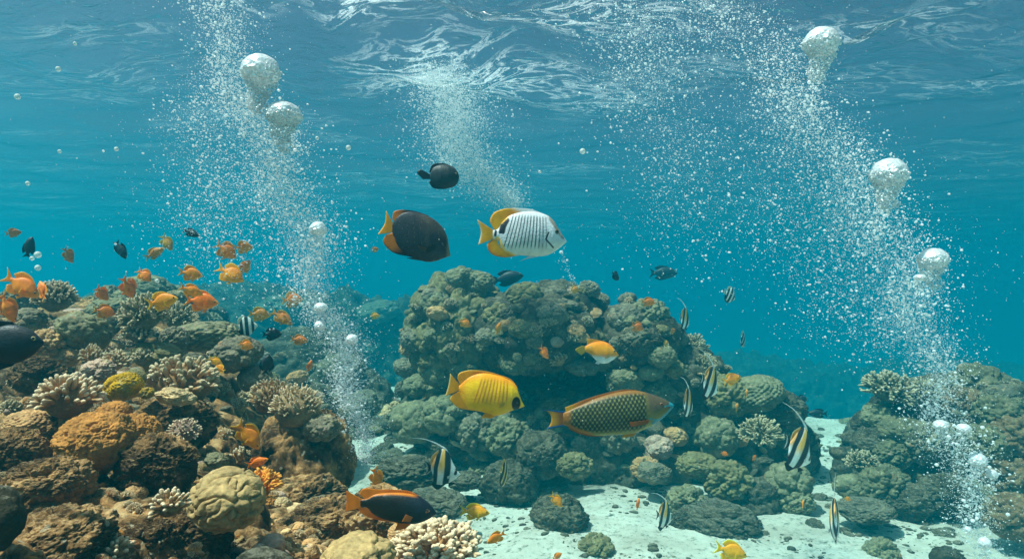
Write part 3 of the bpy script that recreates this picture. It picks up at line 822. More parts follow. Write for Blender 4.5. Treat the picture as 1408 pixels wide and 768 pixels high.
coral(240, 466, 34, 'cauli', GREY, 'curly grey coral knob before the long knobbly mound', d=2.8)
coral(126, 492, 34, 'finger', TAN, 'upright tan finger coral behind the white tipped finger coral', d=2.35, k=0, sz=1.3)
coral(158, 500, 44, 'finger', TAN, 'low tan finger coral behind the mustard cushion', d=2.3, k=1)
coral(135, 510, 40, 'cauli', PINK, 'pinkish knobbly coral between two small finger corals', d=2.2)
coral(196, 494, 34, 'finger', GREY, 'small grey finger coral beside the olive hump', d=2.5, k=3)
coral(38, 440, 44, 'lobed', GREY, 'grey coral head under the two orange fish near the shelf crest', d=3.2, k=3)
coral(62, 474, 46, 'cauli', TAN, 'brown curly coral below the folded coral boulder', d=2.8)
coral(28, 412, 44, 'cauli', GREY, 'curly grey coral on the crest beside the bristly dome', d=3.7)
coral(90, 492, 34, 'lobed', TAN, 'brown coral lump in front of the folded coral boulder', d=2.5, k=2)
coral(52, 515, 56, 'rock', TAN, 'pitted brown rock above the dark cavity', d=2.2, k=3)
coral(150, 424, 54, 'smooth', GREEN, 'smooth pale green mound coral on the crest of the near shelf', d=3.8, k=1, sz=0.7)
coral(175, 412, 40, 'lobed', GREEN, 'faint lobed coral behind the smooth green mound', d=4.6)
coral(205, 398, 66, 'lobed', GREEN, 'pale blurred coral hummock furthest back on the near shelf', d=5.6, k=0, sz=0.7)
coral(248, 412, 50, 'smooth', GREEN, 'low pale hump behind the orange fish pair', d=5.2, k=2, sz=0.6)
coral(154, 446, 24, 'boulder', DARK, 'dark upright stone behind the folded coral boulder', d=3.2, sz=1.6)
coral(320, 455, 30, 'knobby', GREY, 'round knob coral at the end of the long knobbly mound', d=3.1)

# --- middle reef
coral(632, 454, 140, unique('lobed_coral', shape_lobed(301, n1=60, n2=420, a1=0.26, a2=0.05, flat=0.9, sub=7), 'coral', OLIVE), (0.13, 0.115, 0.06), 'huge dome coral of rounded lobes crowning the middle reef', d=6.2, sz=1.28)
bpy.context.view_layer.update()
_dome = [o for o in COL.objects if o.get('label', '').startswith('huge dome coral')][0]
_m = np.array(_dome.matrix_world); _n, _f = shape_lobed(301, n1=60, n2=420, a1=0.26, a2=0.05, flat=0.9, sub=6)
solid(_n @ _m[:3, :3].T + _m[:3, 3], _f)
BV = BVHTree.FromPolygons(np.concatenate(BVH_V).tolist(), np.concatenate(BVH_F).tolist())
coral(660, 388, 42, 'smooth', GREEN, 'smooth rounded knob at the peak of the huge dome coral', d=6.0, k=0)
coral(632, 384, 42, 'lobed', GREEN, 'lobed knob beside the peak of the huge dome coral', d=6.0, k=1)
coral(600, 418, 42, 'lobed', GREEN, 'lobed bulge on the sloping shoulder of the huge dome coral', d=6.0, k=2)
coral(572, 466, 44, 'lobed', GREY, 'lobed bulge low on the outer flank of the huge dome coral', d=6.05, k=3)
coral(722, 408, 54, 'brain', OLIVE, 'olive brain coral ball on the crest behind the white fish', d=5.9, k=0, sz=0.9)
coral(765, 402, 30, 'knobby', GREY, 'grey knob coral under the thin bubble string', d=6.1)
coral(818, 414, 40, 'knobby', GREY, 'round spiny ball coral at the end of the middle crest', d=6.0, k=1)
coral(790, 405, 24, 'cauli', PINK, 'pinkish tuft coral on the crest under the thin bubble string', d=5.8)
coral(690, 440, 52, 'cauli', OLIVE, 'olive curly coral in the middle of the reef wall', d=5.75, k=0)
coral(722, 452, 44, 'knobby', OLIVE, 'knobbly olive coral below the olive brain coral', d=5.65, k=2)
coral(672, 462, 34, 'lobed', GREY, 'grey lobes at the lip of the shaded wall', d=5.7, k=1)
coral(757, 432, 44, 'lobed', GREY, 'grey lobed coral under the small table coral', d=5.75, k=2)
coral(772, 420, 74, 'plate', GREY, 'thin table coral with curved edge on the crest', d=5.75, k=0, sz=0.8)
coral(735, 470, 24, 'smooth', GREY, 'small smooth coral ball in the shaded wall', d=5.5)
coral(765, 470, 18, 'smooth', PINK, 'pale pinkish ball coral in the shaded wall', d=5.45)
coral(706, 500, 40, 'brain', GREEN, 'green brain coral above the tail of the yellow fish', d=5.5, k=1)
coral(728, 490, 30, 'smooth', GREEN, 'smooth coral dome touching the green brain coral', d=5.5, k=3)
coral(600, 512, 36, 'lobed', GREEN, 'cone shaped green coral below the huge dome', d=6.0, k=2, sz=1.3)
coral(637, 508, 40, 'knobby', GREEN, 'knobbly green coral behind the dorsal fin of the yellow fish', d=5.9, k=3)
coral(575, 530, 42, 'lobed', GREEN, 'pale green coral at the foot of the dome next to the bubbles', d=6.1, k=0)
coral(558, 505, 34, 'lobed', GREY, 'dim grey coral on the outer foot of the dome', d=6.3, k=1)
coral(610, 570, 62, 'lobed', GREEN, 'pale green lumpy coral under the tail of the yellow fish', d=5.8, k=3)
coral(570, 580, 66, 'lobed', GREEN, 'broad pale coral hummock beside the sand and bubble foot', d=5.7, k=0)
coral(655, 595, 52, 'cauli', GREY, 'curly grey coral under the belly of the yellow fish', d=5.6, k=1)
coral(700, 600, 58, 'cauli', GREEN, 'rough pale coral clump between yellow fish and parrotfish', d=5.5, k=2)
coral(745, 625, 62, 'rockfar', GREEN, 'rough pale rubble mound at the sand edge below the parrotfish tail', d=5.2, k=0)
coral(770, 710, 66, 'rockfar', GREEN, 'rounded pale boulder alone on the sand under the small orange fish', d=4.25, k=1, sz=0.9)
coral(700, 665, 66, 'rockfar', GREEN, 'flat dark rock on the sand behind the striped fish seen head-on', d=4.9, k=2, sz=0.9)
coral(640, 660, 40, 'rockfar', GREEN, 'pale rubble lump next to the streamer finned fish', d=4.9, k=3, sz=0.6)
coral(560, 650, 76, 'rockfar', GREEN, 'pale rubble heap behind the black and orange fish', d=4.6, k=0, sz=0.6)
coral(600, 690, 70, 'rockfar', GREEN, 'scattered pale rubble under the streamer finned fish', d=4.2, k=1, sz=0.45)
coral(820, 752, 44, 'cauli', OLIVE, 'small olive bush coral on the sand at the bottom edge', d=3.9, k=0)
coral(860, 438, 46, 'lobed', GREY, 'grey lobed coral at the top of the second hump', d=5.7, k=0)
coral(892, 432, 50, 'cauli', GREEN, 'curly green coral crest under the round orange fish', d=5.7, k=3)
coral(880, 470, 48, 'rockfar', OLIVE, 'olive slab of coral rock leaning on the second hump', d=5.5, k=2)
coral(845, 455, 34, 'lobed', GREY, 'small grey coral bulge behind the orange and white fish', d=5.7, k=3)
coral(800, 505, 44, 'smooth', GREY, 'pale smooth coral shelf under the orange and white fish', d=5.4, sz=0.6)
coral(858, 525, 50, 'smooth', GREEN, 'smooth ridged coral dome above the back of the parrotfish', d=5.2, k=1)
coral(910, 490, 40, 'lobed', GREEN, 'lobed green coral between second hump and streamer fish', d=5.3, k=1)
coral(925, 505, 30, 'smooth', OLIVE, 'olive ball coral among the lobed green corals', d=5.2)
coral(895, 512, 34, 'knobby', GREEN, 'knobbly green coral beside the smooth ridged dome', d=5.15)
coral(905, 540, 44, 'cauli', GREEN, 'curly green coral above the head of the parrotfish', d=5.0)
coral(870, 553, 30, 'cauli', PINK, 'pinkish curly coral touching the parrotfish back', d=5.0)
coral(950, 480, 50, 'bush', GREY, 'grey bush coral on the far slope of the middle reef', d=5.9, k=2)
coral(968, 505, 44, 'bush', OLIVE, 'olive bush coral behind the tallest streamer fish', d=5.7, k=3)
coral(1000, 545, 60, 'cauli', OLIVE, 'olive curly coral behind the small orange fish on the slope', d=5.3, k=1)
coral(1040, 540, 74, 'knobby', GREEN, 'knobbly green dome coral at the end of the middle reef', d=5.4, k=2, sz=0.9)
coral(985, 600, 60, 'lobed', GREEN, 'pale lobed coral beside the sea whip bush', d=5.0, k=2)
coral(1045, 598, 64, 'bush', OLIVE, 'branching olive bush coral behind the largest streamer fish', d=4.9, k=1)
coral(1075, 560, 54, 'rockfar', OLIVE, 'brown rock at the sand channel edge', d=5.3, k=3)
coral(960, 640, 54, 'smooth', OLIVE, 'folded olive soft coral on the lower slope', d=4.8, k=2)
coral(905, 615, 40, 'smooth', PINK, 'round pinkish coral ball under the parrotfish jaw', d=4.9, k=0)
coral(928, 600, 34, 'smooth', TAN, 'brown ball coral in front of the parrotfish mouth', d=4.9, k=1)
coral(890, 645, 40, 'cauli', TAN, 'brown curly coral in the shaded hollow', d=4.9, k=2)
coral(945, 690, 52, 'cauli', GREEN, 'pale green curly coral on the lower slope above the sand', d=4.6, k=0)
coral(1000, 660, 60, 'cauli', OLIVE, 'olive curly coral on the shaded lower slope', d=4.7, k=1)
coral(1035, 690, 62, 'rockfar', OLIVE, 'dark overhanging rock over the sand channel', d=4.7, k=0)
coral(990, 715, 84, 'rockfar', GREEN, 'pale flat rock at the sand foot of the middle reef', d=4.3, k=1, sz=0.55)
coral(1085, 660, 60, 'lobed', GREEN, 'pale lumpy coral beside the sand under the largest streamer fish', d=4.7, k=3)
coral(1095, 690, 44, 'cauli', GREEN, 'small pale coral clump on the sand edge', d=4.6, k=3)
coral(900, 650, 46, 'plate', GREY, 'pale frilled leaf coral in the dark hollow', d=4.85, k=2, sz=1.8)
coral(940, 720, 36, 'rockfar', GREEN, 'pale rubble stone at the sand edge by the small streamer fish', d=4.3, k=2)
coral(790, 640, 44, 'cauli', OLIVE, 'olive rubble coral beneath the parrotfish belly', d=5.0, k=3)
coral(850, 600, 44, 'cauli', GREY, 'dim grey coral in the shade under the parrotfish', d=5.2, k=1)

# --- the reef under the bubble stream
coral(1225, 540, 84, 'bush', (0.115, 0.10, 0.055), 'dense dark bush coral at the top of the bubble reef', d=5.2, k=0, sz=0.8)
coral(1270, 545, 60, 'bush', (0.115, 0.10, 0.055), 'second dark bush coral touching the bubble stream', d=5.1, k=1)
coral(1205, 572, 44, 'smooth', GREEN, 'smooth round coral on the sand side of the bubble reef', d=5.0, k=0)
coral(1345, 530, 70, 'cauli', (0.115, 0.10, 0.055), 'rounded olive coral crest behind the bubbles', d=5.1, k=0)
coral(1325, 555, 50, 'cauli', (0.15, 0.09, 0.045), 'orange brown soft coral just beside the bubble stream', d=4.9, k=1)
coral(1240, 592, 56, 'lobed', (0.115, 0.10, 0.055), 'olive lobed coral in the middle of the bubble reef face', d=4.8, k=1)
coral(1225, 625, 50, 'cauli', (0.115, 0.10, 0.055), 'brown curly coral under the olive lobed coral', d=4.75, k=2)
coral(1200, 610, 46, 'rockfar', (0.115, 0.10, 0.055), 'leaning slab at the sand side of the bubble reef', d=4.9, k=1)
coral(1270, 610, 60, 'cauli', GREY, 'grey curly coral behind the large white bubbles', d=4.75, k=3)
coral(1185, 640, 50, 'bush', (0.115, 0.10, 0.055), 'low bush coral near the sand channel', d=4.8, k=2)
coral(1170, 668, 44, 'lobed', GREEN, 'pale coral lump lowest at the sand channel', d=4.7, k=0)
coral(1215, 668, 60, 'cauli', (0.115, 0.10, 0.055), 'olive curly coral at the foot of the bubble reef', d=4.6, k=1)
coral(1250, 690, 54, 'rockfar', (0.115, 0.10, 0.055), 'pale rock at the foot of the bubble reef', d=4.5, k=3)
coral(1300, 680, 66, 'rockfar', (0.115, 0.10, 0.055), 'dark rock under the large white bubbles', d=4.5, k=0)
coral(1375, 570, 60, 'cauli', (0.115, 0.10, 0.055), 'thick olive soft coral high at the picture edge', d=4.4, k=2)
coral(1400, 600, 62, 'cauli', (0.15, 0.09, 0.045), 'brown soft coral on the bulge at the picture edge', d=4.2, k=0)
coral(1360, 610, 56, 'cauli', (0.115, 0.10, 0.055), 'olive soft coral between the bulge and the bubbles', d=4.4, k=3)
coral(1390, 655, 66, 'cauli', (0.15, 0.09, 0.045), 'tan soft coral clump half way down the picture edge', d=4.1, k=1)
coral(1395, 710, 70, 'cauli', (0.15, 0.09, 0.045), 'brown soft coral clump lowest at the picture edge', d=4.0, k=2)
coral(1350, 680, 52, 'lobed', (0.115, 0.10, 0.055), 'dim olive coral behind the lowest bubbles', d=4.4, k=2)
coral(1152, 622, 24, 'boulder', DARK, 'dark smooth stone on the sand beside the bubble reef', d=5.0)
coral(1190, 700, 60, 'rockfar', GREEN, 'low pale rubble on the sand in front of the bubble reef', d=4.3, k=2, sz=0.4)
coral(1212, 762, 44, 'cauli', GREEN, 'pale green bush coral on the sand at the bottom edge', d=3.9, k=2)
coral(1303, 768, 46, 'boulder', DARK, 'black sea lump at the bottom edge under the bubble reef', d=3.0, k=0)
# --- far ridge
for px, py, s, d, l in ((400, 425, 80, 9.6, 'faint blue coral mound behind the bubble stream'), (520, 428, 60, 10.4, 'faint blue coral mound behind the far tan fish'),
                        (1010, 458, 60, 10.2, 'faint round coral outline behind the striped fish'), (1100, 462, 54, 10.6, 'faint dark coral hump beyond the sand channel')):
    coral(px, py, s, 'lobed', GREY, l, sz=0.6)
for px, py, s, l in ((470, 510, 60, 'pale coral lump in the gully behind the bubbles'), (500, 560, 56, 'grey coral lump in the gully next to the bubble foot')):
    coral(px, py, s, 'lobed', GREY, l)

# --- lesser growth that covers the rocks: alike, so one label for each reef
def cover(n, box, smin, smax, kinds, cols, label, group, seed, ymin=0.0, sand=False):
    r = np.random.default_rng(seed); made = 0; tries = 0
    while made < n and tries < n * 12:
        tries += 1
        px = r.uniform(box[0], box[2]); py = r.uniform(box[1], box[3])
        p, nn = hit(px, py)
        if p is None or (p.z < SAND_Z + 0.13 and not sand) or p.y > 7.9 or p.y < ymin: continue
        s = r.uniform(smin, smax) * (0.6 + 0.4 * r.random())
        rad = s * 0.5 * p.y / FPX
        kd = kinds[r.integers(len(kinds))]; c = np.array(cols[r.integers(len(cols))]) * r.uniform(0.75, 1.25)
        o = link(NAMES[kd], shared(kd, int(r.integers(0, 4))), color=c)
        o.location = p + nn * rad * 0.15
        o.rotation_euler = (r.normal() * 0.3, r.normal() * 0.3, r.uniform(0, 6.28)); o.scale = (rad, rad, rad * r.uniform(0.7, 1.15) * (0.6 if sand else 1))
        tag(o, label, 'coral', group); made += 1
cover(120, (0, 400, 480, 600), 16, 38, ['finger', 'cauli', 'finger', 'knobby', 'spiky', 'bush', 'plate'], [TAN, GREY, TAN, OLIVE, PINK], 'small coral growth on the near shelf behind the finger corals', 'small corals on the near shelf', 1, 2.1)
cover(230, (0, 540, 640, 768), 8, 28, ['cauli', 'knobby', 'lobed', 'rock', 'finger', 'spiky', 'plate'], [TAN, BROWN, PINK, PALE, RUST, CREAM], 'small brown crust or knob on the near rocks', 'crusts on the near rocks', 2)
cover(150, (545, 380, 1110, 720), 14, 32, ['lobed', 'cauli', 'finger', 'knobby', 'plate', 'bush', 'spiky'], [GREEN, GREY, OLIVE, TAN], 'small grey green coral knob on the middle reef', 'small corals of the middle reef', 3, 3)
cover(90, (1160, 520, 1408, 740), 12, 30, ['cauli', 'cauli', 'knobby', 'bush', 'rockfar'], [(0.115, 0.10, 0.055), (0.14, 0.12, 0.08)], 'small olive coral knob on the bubble reef', 'small corals of the bubble reef', 4, 3)

cover(130, (500, 560, 810, 700), 10, 40, ['rockfar', 'rockfar', 'cauli', 'lobed'], [GREEN, GREY, OLIVE], 'low pale rubble lump on the sand before the middle reef', 'rubble lumps before the middle reef', 6, 2.6, sand=True)
cover(40, (930, 620, 1300, 740), 10, 30, ['rockfar', 'rockfar', 'cauli'], [GREEN, GREY, OLIVE], 'low rubble lump beside the sand channel', 'rubble lumps beside the sand channel', 7, 2.6, sand=True)
cover(170, (545, 380, 1110, 720), 8, 17, ['knobby', 'cauli', 'bush', 'finger', 'plate'], [GREEN, GREY, OLIVE, TAN, PALE], 'tiny coral nub on the wall of the middle reef', 'tiny coral nubs of the middle reef', 8, 3)
cover(80, (0, 470, 380, 740), 16, 42, ['finger', 'spiky', 'bush', 'finger', 'knobby'], [TAN, PALE, CREAM, TAN], 'small tan branching coral on the near rocks', 'small branching corals of the near rocks', 9)
cover(60, (380, 680, 720, 768), 12, 32, ['knobby', 'cauli', 'finger', 'rock', 'lobed', 'plate'], [TAN, PALE, CREAM, PINK], 'knobbly tan rubble lump along the bottom edge', 'rubble lumps along the bottom edge', 10)
cover(34, (1080, 525, 1240, 620), 8, 20, ['rockfar', 'cauli', 'lobed'], [GREEN, GREY, OLIVE], 'small dim coral clump far along the sand channel', 'coral clumps far along the sand channel', 12, 3, sand=True)
# rubble and grit strewn over the sand: nobody could count it
def rubble():
    r = np.random.default_rng(77); VV, FF, o = [], [], 0
    st = [shape_boulder(k, sub=3, flat=0.6) for k in range(5)]
    n = 0
    while n < 2600:
        px = r.uniform(540, 1330); py = r.uniform(560, 790)
        cl = pn(np.array([[px / 70.0, py / 30.0, 3.3]]))[0]
        if cl < 0.05 + 0.25 * r.random() - 0.15: n += 0.3; continue
        p, nn = hit(px, py)
        n += 1
        if p is None or p.z > SAND_Z + 0.16 or p.y < 2.2: continue
        s = 0.005 + 0.03 * r.random() ** 4
        V, F = st[r.integers(5)]; a = r.uniform(0, 6.28); c_, s_ = math.cos(a), math.sin(a)
        V = V * np.array([1, 0.7, 0.8]) * s; V = V @ np.array([[c_, -s_, 0], [s_, c_, 0], [0, 0, 1]]).T
        VV.append(V + np.array(p)); FF.append(F + o); o += len(V)
    return mesh_np('coral_rubble', np.concatenate(VV), np.concatenate(FF))
tag(link('coral_rubble', rubble(), M['rock_far']), 'grey coral grit and rubble strewn over the sand', kind='stuff')

# ------------------------------------------------------------------ fish
# Outlines are drawn nose to +X in outline units (y downwards), then scaled so that the fish is one unit long, swimming along +X.
W = lambda *a: tuple(a)
def res(pts, n):
    """n points along a smooth line through pts"""
    P = np.asarray(pts, float); m = len(P)
    t = np.concatenate([[0], np.cumsum(np.linalg.norm(np.diff(P, axis=0), axis=1))]); t /= t[-1]
    T = np.gradient(P, t, axis=0) if m > 2 else np.repeat((P[1] - P[0])[None], 2, 0)
    s = np.linspace(0, 1, n); i = np.clip(np.searchsorted(t, s) - 1, 0, m - 2)
    h = (t[i + 1] - t[i])[:, None]; u = ((s - t[i]) / (t[i + 1] - t[i]))[:, None]
    return ((2 * u**3 - 3 * u**2 + 1) * P[i] + (u**3 - 2 * u**2 + u) * h * T[i] + (-2 * u**3 + 3 * u**2) * P[i + 1] + (u**3 - u**2) * h * T[i + 1])

class Fish:
    def __init__(s, x0, x1, yc, bend=0.0):
        s.x0, s.L, s.yc, s.bend = x0, float(x1 - x0), yc, bend
        s.parts = []
    def xz(s, P):
        P = np.asarray(P, float)
        return np.stack([(P[:, 0] - s.x0) / s.L - 0.5, -(P[:, 1] - s.yc) / s.L], 1)
    def swim(s, V):
        V = V.copy(); t = np.clip(0.25 - V[:, 0], 0, 1)
        V[:, 1] += s.bend * t ** 2 * np.sin(2.6 * t + 0.3)
        return V
    def body(s, top, bot, thick, color, n=90, m=40, nose=0.35, ped=0.18):
        """top and bottom outlines from peduncle to nose; thick: greatest width in fish lengths"""
        A = s.xz(res(top, 400)); B = s.xz(res(bot, 400))
        xa, xb = max(A[0, 0], B[0, 0]), min(A[-1, 0], B[-1, 0])
        X = xa + (xb - xa) * (1 - np.cos(np.linspace(0, math.pi, n))) / 2
        oa, ob = np.argsort(A[:, 0]), np.argsort(B[:, 0])
        zt = np.interp(X, A[oa, 0], A[oa, 1]); zb = np.interp(X, B[ob, 0], B[ob, 1])
        hz = np.maximum((zt - zb) / 2, 0.0006); zc = (zt + zb) / 2
        t = (X - xa) / (xb - xa)
        wd = thick * 0.5 * np.interp(t, [0, 0.12, 0.35, 0.62, 0.8, 0.92, 1.0], [ped, 0.38, 0.82, 1.0, 0.86, 0.55, 0.10])
        th = np.linspace(0, 2 * math.pi, m, endpoint=False)
        ca, sa = np.cos(th), np.sin(th)
        V = np.stack([np.repeat(X, m), (wd[:, None] * (np.sign(sa) * np.abs(sa) ** 1.15)[None]).ravel(), (zc[:, None] + hz[:, None] * (np.sign(ca) * np.abs(ca) ** 0.92)[None]).ravel()], 1)
        i, j = np.meshgrid(np.arange(n - 1), np.arange(m), indexing='ij'); j2 = (j + 1) % m
        F = np.stack([i * m + j, (i + 1) * m + j, (i + 1) * m + j2, i * m + j2], -1).reshape(-1, 4)
        V = np.concatenate([V, [[X[0] - 0.002, 0, zc[0]], [X[-1] + 0.003, 0, zc[-1]]]])
        k0, k1 = n * m, n * m + 1; a = np.arange(m); b = (a + 1) % m
        F2 = np.concatenate([np.stack([np.full(m, k0), a, b], 1), np.stack([np.full(m, k1), (n - 1) * m + b, (n - 1) * m + a], 1)])
        s.bx, s.bw = X, wd; s.zc = zc
        hh = np.interp(V[:, 0], X, hz); zz = np.interp(V[:, 0], X, zc)
        v = (V[:, 2] - zz) / np.maximum(hh, 1e-4)
        u = (V[:, 0] - xa) / (xb - xa)
        px = (V[:, 0] + 0.5) * s.L + s.x0; py = s.yc - V[:, 2] * s.L       # outline units, for the markings
        C = color(u, v, px, py)
        s.parts.append(('body', s.swim(V), [F, F2], C, 'fish'))
    def fin(s, name, base, tip, color, n=26, m=8, t0=0.012, y=0.0, out=0.0, rays=0.15):
        """thin fin between the line along its base and the line along its free edge (both in the same direction)"""
        B = s.xz(res(base, n)); T = s.xz(res(tip, n))
        q = np.linspace(0, 1, m)
        P = B[:, None] * (1 - q)[None, :, None] + T[:, None] * q[None, :, None]
        th = t0 * (1 - 0.85 * q)[None, :] * (0.8 + 0.2 * np.cos(np.arange(n) * math.pi))[:, None] + 0.0006
        VV = []
        for sg in (1, -1):
            VV.append(np.stack([P[..., 0].ravel(), (sg * th * 0.5 + y + out * q[None, :]).ravel() if True else 0, P[..., 1].ravel()], 1))
        V = np.concatenate(VV); i, j = np.meshgrid(np.arange(n - 1), np.arange(m - 1), indexing='ij')
        f = np.stack([i * m + j, (i + 1) * m + j, (i + 1) * m + j + 1, i * m + j + 1], -1).reshape(-1, 4); o = n * m
        ed = [np.arange(m - 1), np.arange(m - 1) + (n - 1) * m]
        side = [np.stack([ed[0], ed[0] + 1, ed[0] + 1 + o, ed[0] + o], 1), np.stack([ed[1] + 1, ed[1], ed[1] + o, ed[1] + 1 + o], 1)]
        e = np.arange(n - 1) * m + m - 1; side.append(np.stack([e, e + m, e + m + o, e + o], 1))
        F = np.concatenate([f, f[:, ::-1] + o] + side)
        u = np.tile(np.repeat(np.linspace(0, 1, n), m), 2); v = np.tile(np.tile(q, n), 2)
        px = (V[:, 0] + 0.5) * s.L + s.x0; py = s.yc - V[:, 2] * s.L
        C = color(u, v, px, py) * (1 - rays * (0.5 + 0.5 * np.cos(np.arange(n) * math.pi)))[np.tile(np.repeat(np.arange(n), m), 2)][:, None]
        s.parts.append((name, s.swim(V), [F], C, 'fin'))
    def pectoral(s, base, tip, color, **k):
        x = s.xz(np.asarray(base))[:, 0].mean(); w_ = np.interp(x, s.bx, s.bw)
        for sg in (1, -1):
            s.fin('pectoral_fin', base, tip, color, n=16, m=7, t0=0.008, y=sg * w_ * 0.98, out=sg * 0.035, **k)
    def eye(s, x, y, r, iris=(0.35, 0.28, 0.12), pupil=(0.005, 0.005, 0.006)):
        p = s.xz([(x, y)])[0]; r = r / s.L
        i = np.argmin(np.abs(s.bx - p[0]))
        n, f = ico(4)
        for sg in (1, -1):
            b = next(q for q in s.parts if q[0] == 'body')[1]
            d = (b[:, 0] - p[0]) ** 2 + (b[:, 2] - p[1]) ** 2 + 10.0 * (np.sign(b[:, 1]) != sg)
            yy = b[np.argmin(d), 1]
            V = n * np.array([r, r * 0.55, r]) + np.array([p[0], yy, p[1]])
            rr = np.hypot(n[:, 0], n[:, 2])
            C = np.where((rr < 0.62)[:, None], np.array(pupil), np.array(iris))
            s.parts.append(('eye', V, [f], C, 'eye'))
    def make(s, name):
        root = bpy.data.objects.new(name, None); COL.objects.link(root); root.empty_display_size = 0.05
        for nm, V, F, C, mat in s.parts:
            link(nm, mesh_np(nm, V, F, cols=C), M[mat], root)
        return root
    def single(s, name):
        VV, FF, CC, o = [], [], [], 0
        for nm, V, F, C, mat in s.parts:
            VV.append(V); FF += [np.asarray(f) + o for f in F]; CC.append(C); o += len(V)
        return link(name, mesh_np(name, np.concatenate(VV), FF, cols=np.concatenate(CC)), M['fish'])

def flat(c): return lambda u, v, x, y: np.repeat(np.array(c, float)[None], len(u), 0)
def lerp(a, b, t): return np.array(a)[None] * (1 - t[:, None]) + np.array(b)[None] * t[:, None]
def over(C, c, t): return C * (1 - t[:, None]) + np.array(c)[None] * t[:, None]
def edge(c, e, w=0.82): return lambda u, v, x, y: lerp(c, e, sstep(w, w + 0.12, v))
def near_line(x, y, pts, wd):
    """1 within wd of the polyline"""
    d = np.full(len(x), 1e9)
    for (ax, ay), (bx, by) in zip(pts[:-1], pts[1:]):
        l2 = (bx - ax) ** 2 + (by - ay) ** 2
        t = np.clip(((x - ax) * (bx - ax) + (y - ay) * (by - ay)) / l2, 0, 1)
        d = np.minimum(d, np.hypot(x - ax - t * (bx - ax), y - ay - t * (by - ay)))
    return 1 - sstep(wd * 0.6, wd, d)

ORANGE, YELLOW = (0.92, 0.33, 0.012), (0.95, 0.50, 0.012)
# -- white fish with dark vertical lines
def striped_white():
    f = Fish(90, 1045, 370)
    def col(u, v, x, y):
        C = lerp((0.58, 0.60, 0.63), (0.60, 0.61, 0.56), sstep(0, -0.8, v))
        C = over(C, (0.50, 0.50, 0.50), 0.6 * sstep(0.7, 1.0, v))
        for k in range(12):                                   # slanting bars
            x0 = 405 + k * 37; tilt = 0.30 - 0.028 * k
            xl = x0 + (400 - y) * tilt
            d = np.abs(x - xl); wd = 6.5 + 2.5 * sstep(4, 9, np.full_like(x, k)) * 0.6
            C = over(C, (0.03, 0.045, 0.05), 0.92 * (1 - sstep(wd * 0.5, wd * 1.25, d)) * sstep(150 + 4 * k, 215, y) * (1 - sstep(500, 560, y - 0.0 * k)) * (1.0 - 0.5 * sstep(8, 12, np.full_like(x, k))))
        C = over(C, (0.012, 0.014, 0.018), near_line(x, y, [(345, 365), (362, 300), (395, 240)], 40) * (y < 385))
        C = over(C, (0.9, 0.45, 0.02), near_line(x, y, [(300, 440), (370, 580), (470, 620)], 36) * 0.8)
        C = over(C, (0.9, 0.45, 0.02), 0.7 * near_line(x, y, [(330, 250), (420, 165)], 40))
        C = over(C, (0.16, 0.13, 0.07), 0.75 * near_line(x, y, [(880, 225), (930, 300), (1000, 400)], 42))
        C = over(C, (0.01, 0.01, 0.012), near_line(x, y, [(835, 370), (805, 440), (890, 525)], 11))
        C = over(C, (0.02, 0.02, 0.02), near_line(x, y, [(285, 355), (278, 400)], 16))
        return C
    f.body([(255, 345), (300, 335), (350, 262), (420, 195), (520, 158), (640, 142), (760, 155), (850, 190), (905, 235), (955, 315), (1000, 385), (1045, 452)],
           [(255, 435), (300, 445), (350, 545), (420, 592), (550, 606), (650, 613), (760, 616), (850, 600), (930, 556), (1000, 503), (1045, 464)], 0.20, col, n=240, m=150)
    yc = lambda u, v, x, y: over(lerp((0.95, 0.50, 0.012), (0.80, 0.26, 0.01), sstep(0.15, 0.4, u) * (1 - v) * 0.9), (0.80, 0.80, 0.80), sstep(0.42, 0.6, u))
    f.fin('dorsal_fin', [(300, 345), (345, 275), (420, 200), (520, 163), (640, 147), (760, 160), (850, 194)], [(262, 335), (225, 240), (260, 168), (350, 125), (500, 110), (640, 116), (850, 184)], yc, n=60)
    f.fin('anal_fin', [(292, 440), (345, 540), (420, 590), (540, 604)], [(245, 442), (195, 500), (230, 585), (360, 628), (520, 612)], lambda u, v, x, y: over(lerp((0.95, 0.48, 0.012), (0.85, 0.30, 0.012), sstep(0.5, 1, v)), (0.8, 0.7, 0.5), sstep(0.75, 1.0, u)), n=40)
    f.fin('tail_fin', [(262, 345), (262, 390), (262, 435)], [(90, 235), (128, 365), (100, 500)], edge((0.95, 0.48, 0.012), (0.85, 0.72, 0.45)), n=31)
    f.fin('pelvic_fin', [(770, 612), (650, 610)], [(600, 650), (540, 670)], flat((0.88, 0.90, 0.95)), n=16)
    f.pectoral([(795, 440), (790, 475)], [(735, 470), (735, 505)], flat((0.62, 0.65, 0.68)))
    f.eye(927, 360, 25, iris=(0.10, 0.08, 0.03))
    return f.make('butterfly_fish')
